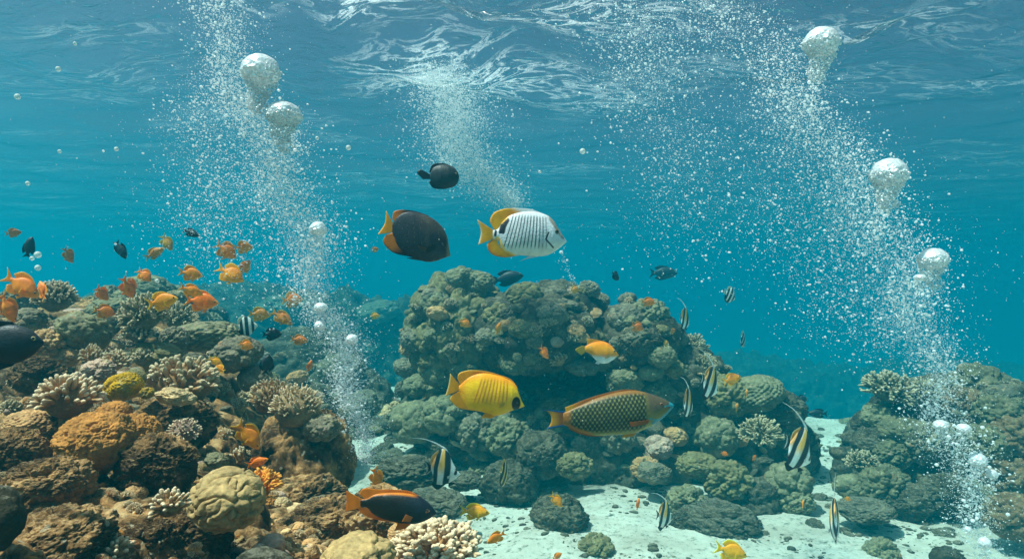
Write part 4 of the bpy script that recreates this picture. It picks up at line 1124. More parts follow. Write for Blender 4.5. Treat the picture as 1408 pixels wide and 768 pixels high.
def black_orange_tail():
    f = Fish(55, 527, 550)
    def col(u, v, x, y):
        n = pn(np.stack([x * 0.02, y * 0.02, 0 * x], 1)); g = pn(np.stack([x * 0.13, y * 0.13, 0 * x + 5], 1))
        C = lerp((0.022, 0.025, 0.033), (0.10, 0.075, 0.045), np.clip(0.35 * sstep(0.1, 0.7, v) + 0.25 * n, 0, 1) * sstep(0.3, 0.6, u))
        C = over(C, (0.25, 0.18, 0.10), 0.35 * sstep(0.45, 0.7, g))
        C = over(C, (0.20, 0.16, 0.11), 0.8 * sstep(0.90, 0.97, u))
        C = over(C, (0.004, 0.004, 0.006), 0.9 * near_line(x, y, [(375, 645), (410, 625)], 22))
        C = over(C, (0.85, 0.25, 0.01), 0.8 * near_line(x, y, [(140, 570), (165, 640)], 26))
        return C
    f.body([(148, 470), (170, 440), (205, 408), (250, 393), (330, 403), (420, 441), (480, 501), (508, 561), (517, 620), (526, 668)],
           [(148, 532), (162, 580), (195, 634), (260, 678), (330, 712), (390, 721), (440, 712), (480, 696), (526, 681)], 0.21, col, n=130, m=80)
    f.fin('dorsal_fin', [(160, 478), (185, 432), (230, 402), (300, 398), (380, 420)], [(148, 440), (158, 395), (200, 383), (280, 386), (385, 416)], lambda u, v, x, y: lerp((0.80, 0.24, 0.012), (0.03, 0.03, 0.035), sstep(0.15, 0.5, u)), n=40)
    f.fin('anal_fin', [(152, 532), (170, 590), (215, 645), (290, 690)], [(108, 545), (88, 585), (130, 645), (285, 694)], lambda u, v, x, y: lerp((0.80, 0.24, 0.012), (0.03, 0.03, 0.035), sstep(0.3, 0.7, u) + 0.4 * sstep(0.8, 1, v)), n=30)
    f.fin('tail_fin', [(152, 472), (150, 530)], [(108, 390), (100, 470), (54, 544)], edge((0.95, 0.40, 0.01), (0.95, 0.55, 0.05)), n=27)
    f.fin('pelvic_fin', [(340, 714), (290, 692)], [(270, 704), (232, 694)], flat((0.05, 0.06, 0.08)), n=14)
    f.pectoral([(372, 630), (360, 655)], [(305, 615), (320, 640)], flat((0.10, 0.06, 0.04)))
    f.eye(472, 606, 10, iris=(0.03, 0.03, 0.035))
    return f.make('angel_fish')
def round_black():
    f = Fish(312, 585, 155)
    C = lambda u, v, x, y: lerp((0.018, 0.024, 0.028), (0.05, 0.055, 0.055), np.clip(0.5 * v + 0.5 * pn(np.stack([x * .04, y * .04, 0 * x], 1)), 0, 1))
    f.body([(392, 148), (410, 105), (450, 82), (500, 78), (545, 92), (572, 120), (584, 150)], [(392, 175), (405, 205), (440, 228), (500, 234), (550, 222), (575, 195), (584, 162)], 0.34, C)
    f.fin('dorsal_fin', [(400, 140), (425, 98), (480, 80), (540, 92)], [(388, 128), (405, 85), (480, 70), (545, 90)], flat((0.02, 0.025, 0.03)))
    f.fin('anal_fin', [(398, 185), (420, 218), (480, 234), (540, 226)], [(385, 195), (405, 228), (480, 240), (545, 224)], flat((0.02, 0.025, 0.03)))
    f.fin('tail_fin', [(398, 148), (398, 176)], [(330, 112), (310, 130), (345, 178)], flat((0.025, 0.03, 0.035)))
    f.eye(560, 140, 7)
    return f.make('damsel_fish')
def yellow_patch():
    f = Fish(105, 988, 380)
    def col(u, v, x, y):
        C = lerp((0.84, 0.42, 0.006), (0.92, 0.50, 0.010), sstep(-0.4, 0.5, v))
        for k in range(9):
            x0 = 445 + k * 42; xl = x0 + (400 - y) * (0.42 - 0.04 * k) * 0.8
            d = np.abs(x - xl)
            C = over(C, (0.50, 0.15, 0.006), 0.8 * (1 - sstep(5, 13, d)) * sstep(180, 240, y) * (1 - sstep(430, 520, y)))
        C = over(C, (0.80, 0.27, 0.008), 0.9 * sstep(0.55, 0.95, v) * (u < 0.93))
        C = over(C, (0.80, 0.24, 0.006), 0.75 * sstep(0.14, 0.03, u))
        C = over(C, (0.92, 0.42, 0.01), 0.9 * near_line(x, y, [(280, 400), (330, 545)], 36))
        e = ((x - 888) / 52) ** 2 + ((y - 497) / 80) ** 2
        C = over(C, (0.006, 0.006, 0.009), 1 - sstep(0.85, 1.1, e))
        return C
    f.body([(255, 295), (285, 268), (330, 225), (420, 176), (540, 158), (660, 180), (770, 215), (855, 262), (902, 312), (927, 390), (955, 465), (988, 528)],
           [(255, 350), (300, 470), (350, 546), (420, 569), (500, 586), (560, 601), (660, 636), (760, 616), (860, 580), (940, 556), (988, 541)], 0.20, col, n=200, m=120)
    oc = lambda u, v, x, y: over(lerp((0.95, 0.40, 0.008), (0.72, 0.19, 0.006), (1 - sstep(0.35, 0.8, v)) * sstep(0.15, 0.4, u)), (0.90, 0.62, 0.12), 0.8 * sstep(0.88, 1.0, v))
    f.fin('dorsal_fin', [(270, 285), (330, 229), (420, 180), (540, 162), (660, 184), (770, 219), (855, 266), (900, 312)], [(240, 215), (248, 165), (330, 128), (430, 123), (560, 138), (690, 175), (860, 252), (910, 325)], oc, n=60)
    f.fin('anal_fin', [(258, 355), (300, 470), (350, 544), (430, 570)], [(200, 375), (157, 430), (220, 515), (420, 574)], lambda u, v, x, y: lerp((0.95, 0.43, 0.008), (0.88, 0.6, 0.15), sstep(0.9, 1, v)), n=34)
    f.fin('tail_fin', [(262, 280), (255, 345)], [(160, 155), (140, 280), (104, 404)], edge((0.95, 0.44, 0.008), (0.75, 0.62, 0.25)), n=27)
    f.fin('pelvic_fin', [(670, 632), (545, 597)], [(620, 662), (502, 656)], edge((0.95, 0.40, 0.008), (0.95, 0.6, 0.15)), n=16)
    f.pectoral([(760, 470), (750, 510)], [(690, 480), (690, 530)], flat((0.62, 0.38, 0.02)))
    f.eye(893, 488, 16, iris=(0.02, 0.02, 0.02))
    return f.make('butterfly_fish')
def parrot():
    f = Fish(55, 1324, 330)
    def col(u, v, x, y):
        # rows of scales: dark tall ovals in an olive net
        px, py = 41.0, 60.0
        ang = -0.10
        xs = x * math.cos(ang) + y * math.sin(ang) + 14 * np.sin((y - 330) / 110); ys = -x * math.sin(ang) + y * math.cos(ang)
        best = np.full(len(x), 9.0)
        for o in (0, 1):
            gx = (xs / px + 0.5 * o) % 1 - 0.5; gy = (ys / py + 0.5 * o) % 1 - 0.5
            best = np.minimum(best, (gx / 0.36) ** 2 + (gy / 0.42) ** 2)
        net = sstep(0.55, 1.0, best)
        C = lerp((0.022, 0.026, 0.022), (0.20, 0.215, 0.07), net)
        mask = sstep(1055, 1010, x) * sstep(1.02, 0.82, v) * sstep(-0.95, -0.62, v)
        base = lerp((0.20, 0.19, 0.05), (0.30, 0.27, 0.06), sstep(-0.2, -0.9, v))
        C = base * (1 - mask[:, None]) + C * mask[:, None]
        C = over(C, (0.30, 0.11, 0.025), 0.8 * sstep(0.80, 0.97, v) * sstep(1250, 900, x))
        C = over(C, (0.085, 0.060, 0.045), 0.9 * sstep(1000, 1080, x) * sstep(-0.35, 0.25, v))
        C = over(C, (0.20, 0.15, 0.035), 0.6 * near_line(x, y, [(1080, 345), (1150, 350), (1230, 300)], 45))
        C = over(C, (0.012, 0.20, 0.30), 0.95 * near_line(x, y, [(1110, 412), (1160, 402), (1250, 335), (1310, 275)], 28))
        C = over(C, (0.02, 0.30, 0.40), 0.95 * near_line(x, y, [(1290, 250), (1324, 270)], 26))
        C = over(C, (0.015, 0.24, 0.34), 0.8 * near_line(x, y, [(1060, 365), (1110, 380), (1180, 385)], 11))
        C = over(C, (0.02, 0.22, 0.30), 0.8 * near_line(x, y, [(1215, 262), (1290, 255)], 9))
        C = over(C, (0.45, 0.16, 0.02), 0.7 * sstep(360, 290, x))
        C = over(C, (0.50, 0.15, 0.015), 0.8 * near_line(x, y, [(320, 440), (420, 490), (520, 515)], 24))
        return C
    f.body([(262, 312), (300, 300), (340, 282), (420, 248), (560, 190), (700, 148), (830, 124), (930, 118), (1030, 133), (1130, 163), (1230, 203), (1300, 242), (1324, 258)],
           [(262, 428), (310, 442), (400, 488), (500, 520), (620, 536), (720, 532), (850, 530), (960, 515), (1060, 475), (1150, 430), (1250, 355), (1305, 300), (1324, 276)], 0.185, col, n=330, m=190)
    f.fin('dorsal_fin', [(290, 306), (340, 284), (420, 250), (560, 192), (700, 150), (830, 126), (970, 122)], [(280, 266), (345, 243), (450, 203), (600, 156), (740, 124), (860, 108), (980, 116)], lambda u, v, x, y: over(lerp((0.60, 0.19, 0.02), (0.36, 0.12, 0.025), u), (0.8, 0.42, 0.03), sstep(0.25, 0.0, u)), n=60)
    f.fin('anal_fin', [(310, 440), (400, 486), (500, 518), (640, 534)], [(325, 474), (410, 514), (520, 540), (650, 542)], lambda u, v, x, y: lerp((0.55, 0.17, 0.015), (0.015, 0.02, 0.06), sstep(0.75, 0.95, v)), n=34)
    f.fin('tail_fin', [(275, 300), (268, 370), (272, 436)], [(55, 282), (110, 296), (152, 360), (132, 435), (105, 462)], lambda u, v, x, y: over(lerp((0.55, 0.18, 0.025), (0.85, 0.42, 0.03), sstep(0.2, 0.7, v)), (0.01, 0.16, 0.50), np.maximum(sstep(0.16, 0.06, u), sstep(0.84, 0.94, u))), n=41)
    f.fin('pelvic_fin', [(965, 508), (850, 520)], [(930, 550), (815, 562)], flat((0.85, 0.36, 0.012)), n=16)
    f.pectoral([(1055, 378), (1035, 412)], [(850, 385), (870, 428)], lambda u, v, x, y: lerp((0.40, 0.10, 0.01), (0.60, 0.16, 0.012), v))
    f.eye(1182, 240, 15, iris=(0.35, 0.16, 0.08))
    return f.make('parrot_fish')
def black_orange_fins():
    f = Fish(75, 938, 440)
    def col(u, v, x, y):
        C = lerp((0.008, 0.005, 0.004), (0.012, 0.016, 0.026), sstep(0.45, 0.8, u))
        C = over(C, (0.07, 0.07, 0.08), 0.3 * sstep(0.55, 0.7, pn(np.stack([x * .05, y * .05, 0 * x], 1))))
        C = over(C, (0.70, 0.20, 0.01), 0.85 * sstep(0.84, 0.97, v) * sstep(0.78, 0.65, u))
        C = over(C, (0.70, 0.20, 0.01), 0.85 * sstep(-0.84, -0.97, v) * sstep(0.5, 0.4, u))
        C = over(C, (0.55, 0.2, 0.05), 0.8 * near_line(x, y, [(840, 482), (866, 478)], 10))
        return C
    f.body([(218, 362), (280, 352), (340, 320), (450, 305), (600, 309), (700, 325), (770, 348), (830, 388), (885, 440), (937, 512)],
           [(218, 430), (280, 442), (330, 500), (420, 556), (550, 591), (650, 606), (730, 611), (800, 596), (870, 566), (937, 524)], 0.20, col, n=140, m=80)
    oc = lambda u, v, x, y: lerp((0.95, 0.29, 0.008), (0.85, 0.21, 0.008), sstep(0.2, 0.6, u))
    f.fin('dorsal_fin', [(262, 362), (340, 324), (450, 309), (600, 313), (700, 329), (765, 348)], [(210, 315), (218, 280), (400, 273), (560, 280), (680, 298), (772, 342)], oc, n=54)
    f.fin('anal_fin', [(270, 440), (330, 496), (420, 552), (520, 582)], [(186, 440), (225, 490), (330, 546), (500, 586)], oc, n=40)
    f.fin('tail_fin', [(232, 358), (226, 395), (230, 434)], [(82, 270), (88, 370), (74, 472)], edge((0.98, 0.32, 0.008), (0.70, 0.16, 0.010)), n=29)
    f.fin('pelvic_fin', [(695, 608), (570, 597)], [(640, 655), (533, 674)], flat((0.85, 0.26, 0.010)), n=16)
    f.pectoral([(712, 520), (690, 565)], [(650, 480), (612, 545)], lambda u, v, x, y: lerp((0.50, 0.17, 0.03), (0.75, 0.26, 0.02), v))
    f.eye(852, 470, 12, iris=(0.10, 0.06, 0.04))
    return f.make('angel_fish')
def orange_white():
    f = Fish(50, 362, 220)
    def col(u, v, x, y):
        C = lerp((0.95, 0.33, 0.006), (0.85, 0.22, 0.008), sstep(0.5, 1, v))
        return over(C, (0.75, 0.76, 0.76), sstep(232, 262, y - 0.06 * (x - 250)))
    f.body([(118, 178), (150, 160), (210, 146), (260, 148), (305, 172), (340, 212), (362, 240)], [(118, 212), (160, 232), (190, 268), (230, 296), (280, 296), (325, 272), (350, 254), (362, 246)], 0.24, col, n=110, m=60)
    f.fin('dorsal_fin', [(135, 170), (170, 156), (230, 146), (290, 160)], [(132, 128), (165, 128), (225, 138), (292, 158)], lambda u, v, x, y: lerp((0.95, 0.42, 0.01), (0.3, 0.08, 0.01), sstep(0.75, 0.9, u)), n=30)
    f.fin('tail_fin', [(128, 178), (124, 212)], [(95, 172), (48, 200), (92, 238)], flat((0.62, 0.42, 0.03)), n=25)
    f.fin('anal_fin', [(140, 220), (185, 262), (210, 282)], [(150, 228), (190, 264), (212, 284)], flat((0.8, 0.8, 0.8)))
    f.fin('pelvic_fin', [(235, 292), (205, 282)], [(215, 305), (190, 296)], flat((0.8, 0.8, 0.82)), n=12)
    f.pectoral([(290, 232), (284, 252)], [(245, 240), (248, 262)], flat((0.8, 0.5, 0.2)))
    f.eye(325, 212, 8)
    return f.make('wrasse')
def idol(bend=0.0):
    """disc shaped, black and white bands, a long white streamer from the back"""
    f = Fish(195, 575, 400, bend)
    BL, WH, YE, OR = (0.018, 0.026, 0.032), (0.85, 0.86, 0.80), (0.95, 0.48, 0.03), (0.9, 0.40, 0.08)
    def col(u, v, x, y):
        C = np.repeat(np.array(WH)[None], len(x), 0)
        C = over(C, YE, sstep(500, 380, y) * sstep(420, 410, x) * sstep(340, 350, x + (400 - y) * -0.25) * 0.9)
        C = over(C, OR, 0.9 * sstep(330, 322, x - (y - 400) * -0.2) * sstep(440, 380, y))
        C = over(C, BL, near_line(x, y, [(360, 225), (318, 400), (305, 590)], 27))
        C = over(C, BL, near_line(x, y, [(447, 200), (440, 400), (410, 640)], 40))
        C = over(C, BL, near_line(x, y, [(535, 430), (520, 470)], 20))
        C = over(C, BL, sstep(300, 280, x) * 0.0)
        return C
    f.body([(268, 385), (290, 340), (330, 270), (390, 215), (430, 232), (480, 325), (520, 408), (548, 455), (575, 486)],
           [(268, 418), (290, 500), (310, 570), (370, 590), (440, 580), (490, 555), (530, 530), (556, 506), (575, 494)], 0.22, col, n=150, m=90)
    f.fin('streamer_fin', [(400, 222), (425, 226), (445, 250)], [(50, 86), (52, 88), (55, 90)], flat((0.9, 0.92, 0.9)), n=7, m=2, t0=0.012)
    b = f.parts.pop()
    # the streamer bends back in an arc
    A = f.xz(res([(436, 262), (415, 220), (360, 178), (290, 140), (200, 105), (120, 92), (45, 84)], 30))
    wd = np.interp(np.linspace(0, 1, 30), [0, 0.2, 0.6, 1], [0.045, 0.026, 0.012, 0.003])
    Vt, Ft = tube(np.stack([A[:, 0], 0 * A[:, 0], A[:, 1]], 1), wd, 10)
    Vt[:, 1] *= 0.4
    f.parts.append(('streamer_fin', f.swim(Vt), [Ft], np.repeat(np.array([[0.9, 0.92, 0.9]]), len(Vt), 0), 'fin'))
    f.fin('dorsal_fin', [(275, 372), (310, 300), (350, 245)], [(262, 372), (268, 300), (345, 222)], lambda u, v, x, y: lerp((0.92, 0.42, 0.03), (0.8, 0.7, 0.4), sstep(0.6, 1, v)), n=20)
    f.fin('anal_fin', [(300, 545), (340, 578), (430, 582)], [(270, 585), (335, 636), (400, 600)], flat(BL), n=24)
    f.fin('tail_fin', [(274, 388), (274, 414)], [(195, 318), (225, 400), (212, 476)], lambda u, v, x, y: lerp((0.02, 0.03, 0.035), (0.7, 0.72, 0.68), sstep(0.55, 0.95, v) * sstep(0.0, 0.2, u) * sstep(1.0, 0.8, u)), n=25)
    f.fin('pelvic_fin', [(470, 566), (445, 572)], [(530, 575), (460, 612)], flat(BL), n=10)
    f.pectoral([(470, 480), (468, 505)], [(430, 490), (436, 515)], flat((0.7, 0.72, 0.7)))
    f.eye(525, 445, 9)
    return f
def banner():
    f = Fish(0, 100, 50)
    BL, WH = (0.015, 0.03, 0.035), (0.72, 0.78, 0.72)
    def col(u, v, x, y):
        C = np.repeat(np.array(WH)[None], len(x), 0)
        for a, b, wd in ((84, 76, 5), (58, 50, 7), (34, 28, 6)):
            C = over(C, BL, near_line(x, y, [(a, 0), (b, 100)], wd * 1.4))
        return C
    f.body([(20, 44), (30, 24), (50, 6), (68, 10), (84, 34), (100, 54)], [(20, 56), (30, 80), (50, 96), (68, 90), (84, 74), (100, 60)], 0.2, col, n=90, m=60)
    f.fin('dorsal_fin', [(24, 42), (36, 20), (54, 8)], [(16, 36), (26, 8), (52, 0)], flat((0.75, 0.8, 0.6)))
    f.fin('tail_fin', [(22, 45), (22, 55)], [(2, 32), (6, 50), (2, 68)], flat((0.6, 0.66, 0.5)))
    f.fin('anal_fin', [(24, 58), (34, 84), (54, 95)], [(16, 66), (26, 94), (52, 100)], flat(BL))
    f.eye(86, 46, 3)
    return f
def anthias(bend, shade=1.0, deep=1.0):
    f = Fish(0, 100, 50, bend)
    def col(u, v, x, y):
        n = pn(np.stack([x * .16, y * .16, 0 * x + bend * 30], 1))
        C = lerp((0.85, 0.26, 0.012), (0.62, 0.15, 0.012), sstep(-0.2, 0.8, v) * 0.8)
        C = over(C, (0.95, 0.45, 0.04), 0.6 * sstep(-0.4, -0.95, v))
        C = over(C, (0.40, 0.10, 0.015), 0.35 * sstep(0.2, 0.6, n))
        return over(C, (0.90, 0.36, 0.03), 0.6 * sstep(0.86, 0.95, u)) * shade
    h = 22 * deep
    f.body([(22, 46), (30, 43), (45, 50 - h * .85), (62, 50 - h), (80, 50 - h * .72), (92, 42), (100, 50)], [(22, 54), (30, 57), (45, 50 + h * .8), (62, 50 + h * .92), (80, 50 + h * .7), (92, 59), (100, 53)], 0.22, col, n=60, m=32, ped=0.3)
    fc = lambda u, v, x, y: lerp((0.92, 0.34, 0.012), (0.98, 0.55, 0.03), sstep(0.4, 1, v)) * shade
    f.fin('dorsal_fin', [(32, 42), (45, 50 - h * .83), (62, 50 - h * .97), (76, 50 - h * .8)], [(22, 36), (34, 50 - h * 1.25), (60, 50 - h * 1.28), (78, 50 - h * .82)], fc, n=24)
    f.fin('anal_fin', [(32, 58), (42, 50 + h * .75), (56, 50 + h * .9)], [(24, 64), (32, 50 + h * 1.25), (54, 50 + h * 1.1)], fc, n=16)
    f.fin('tail_fin', [(25, 45), (25, 55)], [(0, 30), (13, 50), (1, 70)], fc, n=21)
    f.fin('pelvic_fin', [(72, 50 + h * .78), (64, 50 + h * .9)], [(62, 50 + h * 1.35), (56, 50 + h * 1.2)], fc, n=10)
    f.pectoral([(74, 52), (73, 59)], [(60, 52), (61, 64)], fc)
    f.eye(90, 46, 3.0, iris=(0.35, 0.2, 0.06))
    return f
def damsel(deep=1.0):
    f = Fish(0, 100, 50)
    C = lambda u, v, x, y: lerp((0.012, 0.016, 0.02), (0.03, 0.035, 0.04), np.clip(v, 0, 1))
    h = 28 * deep; k = flat((0.014, 0.018, 0.022))
    f.body([(18, 45), (28, 40), (45, 50 - h * .9), (64, 50 - h), (84, 50 - h * .7), (100, 49)], [(18, 55), (28, 60), (45, 50 + h * .9), (64, 50 + h), (84, 50 + h * .7), (100, 54)], 0.26, C, n=50, m=28)
    f.fin('dorsal_fin', [(28, 40), (45, 50 - h * .9), (66, 50 - h)], [(18, 32), (36, 50 - h * 1.25), (64, 50 - h * 1.15)], k, n=18)
    f.fin('anal_fin', [(28, 60), (45, 50 + h * .9), (62, 50 + h)], [(18, 68), (36, 50 + h * 1.25), (60, 50 + h * 1.12)], k, n=18)
    f.fin('tail_fin', [(21, 45), (21, 55)], [(0, 32), (8, 50), (0, 68)], k, n=17)
    f.eye(90, 44, 3.2)
    return f

def place(o, px, py, length_px, d, label, yaw=0, pitch=0, roll=0, group=None, cat='fish', fat=1.0):
    """length_px: what the fish would measure seen side on"""
    s = length_px * d / FPX
    o.location = pix(px, py, d); o.rotation_mode = 'XYZ'
    Rm = Matrix.Rotation(R(yaw), 4, 'Z') @ Matrix.Rotation(R(-pitch), 4, 'Y') @ Matrix.Rotation(R(roll), 4, 'X')
    o.rotation_euler = Rm.to_euler(); o.scale = (s, s * fat, s)
    tag(o, label, cat, group)
    return o

place(striped_white(), 718, 320, 124, 1.55, 'white fish with thin dark bars, yellow tail and black rear spot', yaw=8)
place(black_orange_tail(), 570, 324, 99, 1.6, 'dark brown oval fish with bright orange tail beside the white barred fish', yaw=12)
place(round_black(), 603, 242, 57, 2.1, 'small round black fish with paddle tail, highest of all the fish', yaw=10)
place(yellow_patch(), 667, 540, 109, 1.55, 'bright yellow fish with black eye patch in front of the middle reef', yaw=8)
paint(place(parrot(), 836, 568, 186, 1.75, 'parrotfish with dark net of scales, orange back and blue jaw', yaw=6), (0.85, 0.85, 0.8))
place(black_orange_fins(), 538, 696, 124, 1.5, 'black fish with orange fins over the bushy finger coral', yaw=6)
place(orange_white(), 821, 484, 62, 3.0, 'orange fish with white belly and yellow tail before the dark reef wall', yaw=12)

ID = idol().make('moorish_idol')
GI = 'black and white streamer fish'
place(ID, 608, 641, 50, 2.7, 'striped streamer fish hovering over the rubble near the black and orange fish', yaw=10, group=GI)
for px, py, L, d, yaw, pitch, l in (
        (1098, 614, 58, 2.4, 25, -22, 'largest streamer fish, yellow banded, tilted nose down beside the sand channel'),
        (1148, 712, 58, 2.5, 68, -32, 'slim streamer fish seen nearly head-on over the sand at the lower edge'),
        (913, 706, 36, 3.4, 38, -8, 'small streamer fish just above the sand under the shaded slope'),
        (976, 524, 44, 3.0, 40, -18, 'streamer fish with orange spot before the upper slope, highest of the sloping trio'),
        (945, 552, 40, 3.0, 58, -8, 'narrow streamer fish in front of the parrotfish nose'),
        (941, 437, 30, 4.6, 50, -8, 'dim streamer fish in open water above the middle reef end')):
    place(copy_tree(ID), px, py, L, d, l, yaw, pitch, group=GI)
BN = banner().make('banner_fish')
GB = 'banded fish without streamer'
place(BN, 1003, 405, 24, 4.6, 'dark and white banded disc fish alone in open water', yaw=30, pitch=-25, group=GB)
place(copy_tree(BN), 338, 448, 30, 3.0, 'pale green banded fish behind the long knobbly mound', yaw=20, pitch=10, group=GB)
place(copy_tree(BN), 1021, 466, 26, 5.6, 'faint pale banded fish beyond the middle reef slope', yaw=60, pitch=-50, group=GB)
o = place(copy_tree(BN), 692, 650, 40, 3.4, 'orange tinted striped fish seen head-on above the flat dark rock', yaw=76, pitch=-40, group=GB); paint(o, (1.0, 0.62, 0.25))

AN = [anthias(0.0), anthias(0.25), anthias(-0.25), anthias(0.1, deep=1.2)]
AR = [a.make('anthias_fish') for a in AN]
used = set()
def ant(px, py, L, d, yaw, pitch, k, label, color=(1, 1, 1), group='orange anthias'):
    o = AR[k] if k not in used else copy_tree(AR[k])
    used.add(k)
    rr = random.Random(int(px * 7 + py)); v = rr.uniform(1.0, 1.3)
    place(o, px, py, L * rr.uniform(0.92, 1.08), d, label, yaw, pitch, rr.uniform(-12, 12), group=group, fat=rr.uniform(0.8, 1.15))
    o.scale.z *= rr.uniform(0.85, 1.1); paint(o, tuple(c * v * w_ for c, w_ in zip(color, (1, rr.uniform(0.75, 1.25), 1))))
TN = (0.62, 0.95, 2.6); PL = (0.9, 1.3, 3.0); YL = (1.0, 1.35, 0.9)
G = 'small orange fish'
for row in (
    (28, 392, 52, 2.0, 10, -34, 0, 'large orange fish diving nose down at the shelf crest'),
    (59, 400, 34, 2.1, 150, 62, 3, 'orange fish turned nose up right beside the large diving one'),
    (11, 422, 44, 1.9, 60, -70, 1, 'slender orange fish hanging nose down at the picture edge'),
    (140, 403, 30, 2.6, 78, -40, 0, 'thin orange fish seen from behind over the smooth green mound'),
    (143, 428, 28, 2.5, 45, -15, 3, 'short orange fish right above the dark upright stone'),
    (176, 394, 38, 2.4, 72, -60, 3, 'brownish orange fish on edge before the far pale hummock'),
    (198, 378, 26, 2.7, 20, -42, 3, 'small orange fish diving above the far pale hummock'),
    (222, 414, 48, 2.0, 5, 12, 0, 'bright orange fish level above the bushy grey staghorn'),
    (261, 376, 34, 2.4, 10, -10, 3, 'orange fish gliding just above the overlapping orange pair'),
    (263, 399, 36, 2.1, 50, -22, 1, 'dark faced orange fish overlapping its brighter neighbour'),
    (276, 414, 44, 2.15, 12, -6, 3, 'brighter deep bodied fish of the overlapping orange pair'),
    (310, 344, 34, 2.6, 20, -36, 3, 'orange fish nose down at the top of the knot among the bubbles'),
    (334, 340, 28, 2.7, 25, 4, 3, 'pale orange fish level at the top of the knot among the bubbles', PL),
    (316, 376, 40, 2.5, 15, -30, 3, 'largest orange fish low in the knot among the bubbles'),
    (337, 367, 26, 2.7, 60, 50, 3, 'pale orange fish on end low in the knot among the bubbles', PL),
    (212, 348, 28, 2.8, 15, 30, 0, 'tan fish rising beside a slim grey one', TN),
    (229, 333, 26, 2.9, 15, -58, 0, 'slim greyish fish diving next to the rising tan fish', TN),
    (18, 320, 20, 3.0, 50, 10, 3, 'tiny round tan fish highest at the picture edge', TN),
    (94, 350, 24, 3.0, 74, -60, 3, 'tiny tan fish on end between the two dark ones', TN),
    (401, 412, 28, 2.9, 15, 5, 3, 'tan orange fish inside the bubble stream above the gully', PL),
    (387, 436, 36, 2.8, 15, -34, 0, 'long tan fish diving through the edge of the bubble stream', PL),
    (356, 432, 30, 2.9, 15, -5, 3, 'brown orange fish just above the round black fish', PL),
    (411, 467, 24, 3.0, 10, -8, 0, 'faint orange fish low in the bubble stream', PL),
    (338, 474, 22, 2.6, 40, -20, 3, 'small orange fish touching the lumpy coral head'),
    (296, 496, 22, 2.3, 20, -30, 0, 'yellow orange fish above the dark hollow', YL),
    (303, 506, 20, 2.3, 170, 30, 1, 'second yellow orange fish curled above the dark hollow', YL),
    (341, 597, 48, 1.7, 5, -52, 2, 'curved orange fish diving in front of the dark stump'),
    (353, 635, 34, 1.7, 8, 16, 0, 'orange fish skimming the top of the orange staghorn'),
    (426, 503, 18, 3.2, 60, 70, 1, 'tiny orange fish upright beside the bubble stream base'),
    (515, 434, 16, 4.4, 30, 0, 3, 'faint tan fish in the gap before the huge dome', PL),
    (515, 343, 14, 3.6, 40, 10, 3, 'tiny tan fish behind the tail of the dark brown oval fish', TN),
    (639, 444, 20, 4.6, 25, -25, 3, 'tiny orange fish in the shade of the huge dome'),
    (685, 452, 20, 4.6, 60, 60, 0, 'tiny orange fish upright beside the olive curly coral'),
    (748, 484, 22, 4.2, 30, -52, 0, 'tiny orange fish diving before the darkest reef wall'),
    (891, 415, 24, 4.4, 10, -5, 3, 'round orange fish above the curly green crest'),
    (876, 449, 20, 4.4, 20, -20, 3, 'orange fish just above the leaning olive slab'),
    (916, 472, 15, 4.8, 50, 0, 3, 'tiny tan fish beside the dim streamer fish', PL),
    (925, 455, 12, 5.0, 40, 20, 3, 'tiniest tan fish above the lobed green coral', PL),
    (790, 398, 16, 4.8, 40, 0, 3, 'pale orange fish at the foot of the thin bubble string', PL),
    (1006, 521, 28, 3.6, 10, 15, 0, 'orange fish beside the tallest streamer fish'),
    (1027, 541, 14, 4.4, 70, 60, 0, 'tiny orange fish upright under the knobbly green dome', PL),
    (1013, 560, 14, 4.4, 60, 50, 0, 'tiny tan fish below the knobbly green dome', PL),
    (765, 687, 28, 3.0, 15, -48, 0, 'orange fish diving over the lone rounded boulder'),
    (877, 693, 17, 3.4, 50, 70, 0, 'small orange fish upright over the open sand'),
    (652, 703, 46, 2.2, 6, -6, 0, 'yellow fish level above the bushy finger coral tips', YL),
    (683, 738, 32, 1.9, 186, -28, 0, 'orange fish with raised tail beside the bushy finger coral'),
    (517, 656, 34, 2.0, 30, -72, 2, 'yellow fish standing on its nose behind the black and orange fish', YL),
    (1004, 757, 50, 2.1, 8, -18, 0, 'yellow orange fish cut off low over the sand', YL),
    (766, 764, 18, 2.8, 30, 20, 3, 'tiny orange fish low over the sand beside the olive bush coral'),
    (996, 623, 14, 4.0, 15, -20, 0, 'tiny orange fish before the branching olive bush'),
    (1037, 629, 12, 4.0, 40, 30, 3, 'tiny orange fish below the branching olive bush'),
    (1104, 693, 15, 3.4, 60, 50, 0, 'tiny orange fish before the pale coral clump on the sand edge'),
    (1165, 685, 14, 3.6, 20, -20, 0, 'tiny orange fish between slim streamer fish and bubble reef'),
    (546, 713, 26, 1.62, 160, 20, 3, 'yellow fish half hidden behind the black fish with orange fins', YL)):
    ant(*row, group=G)

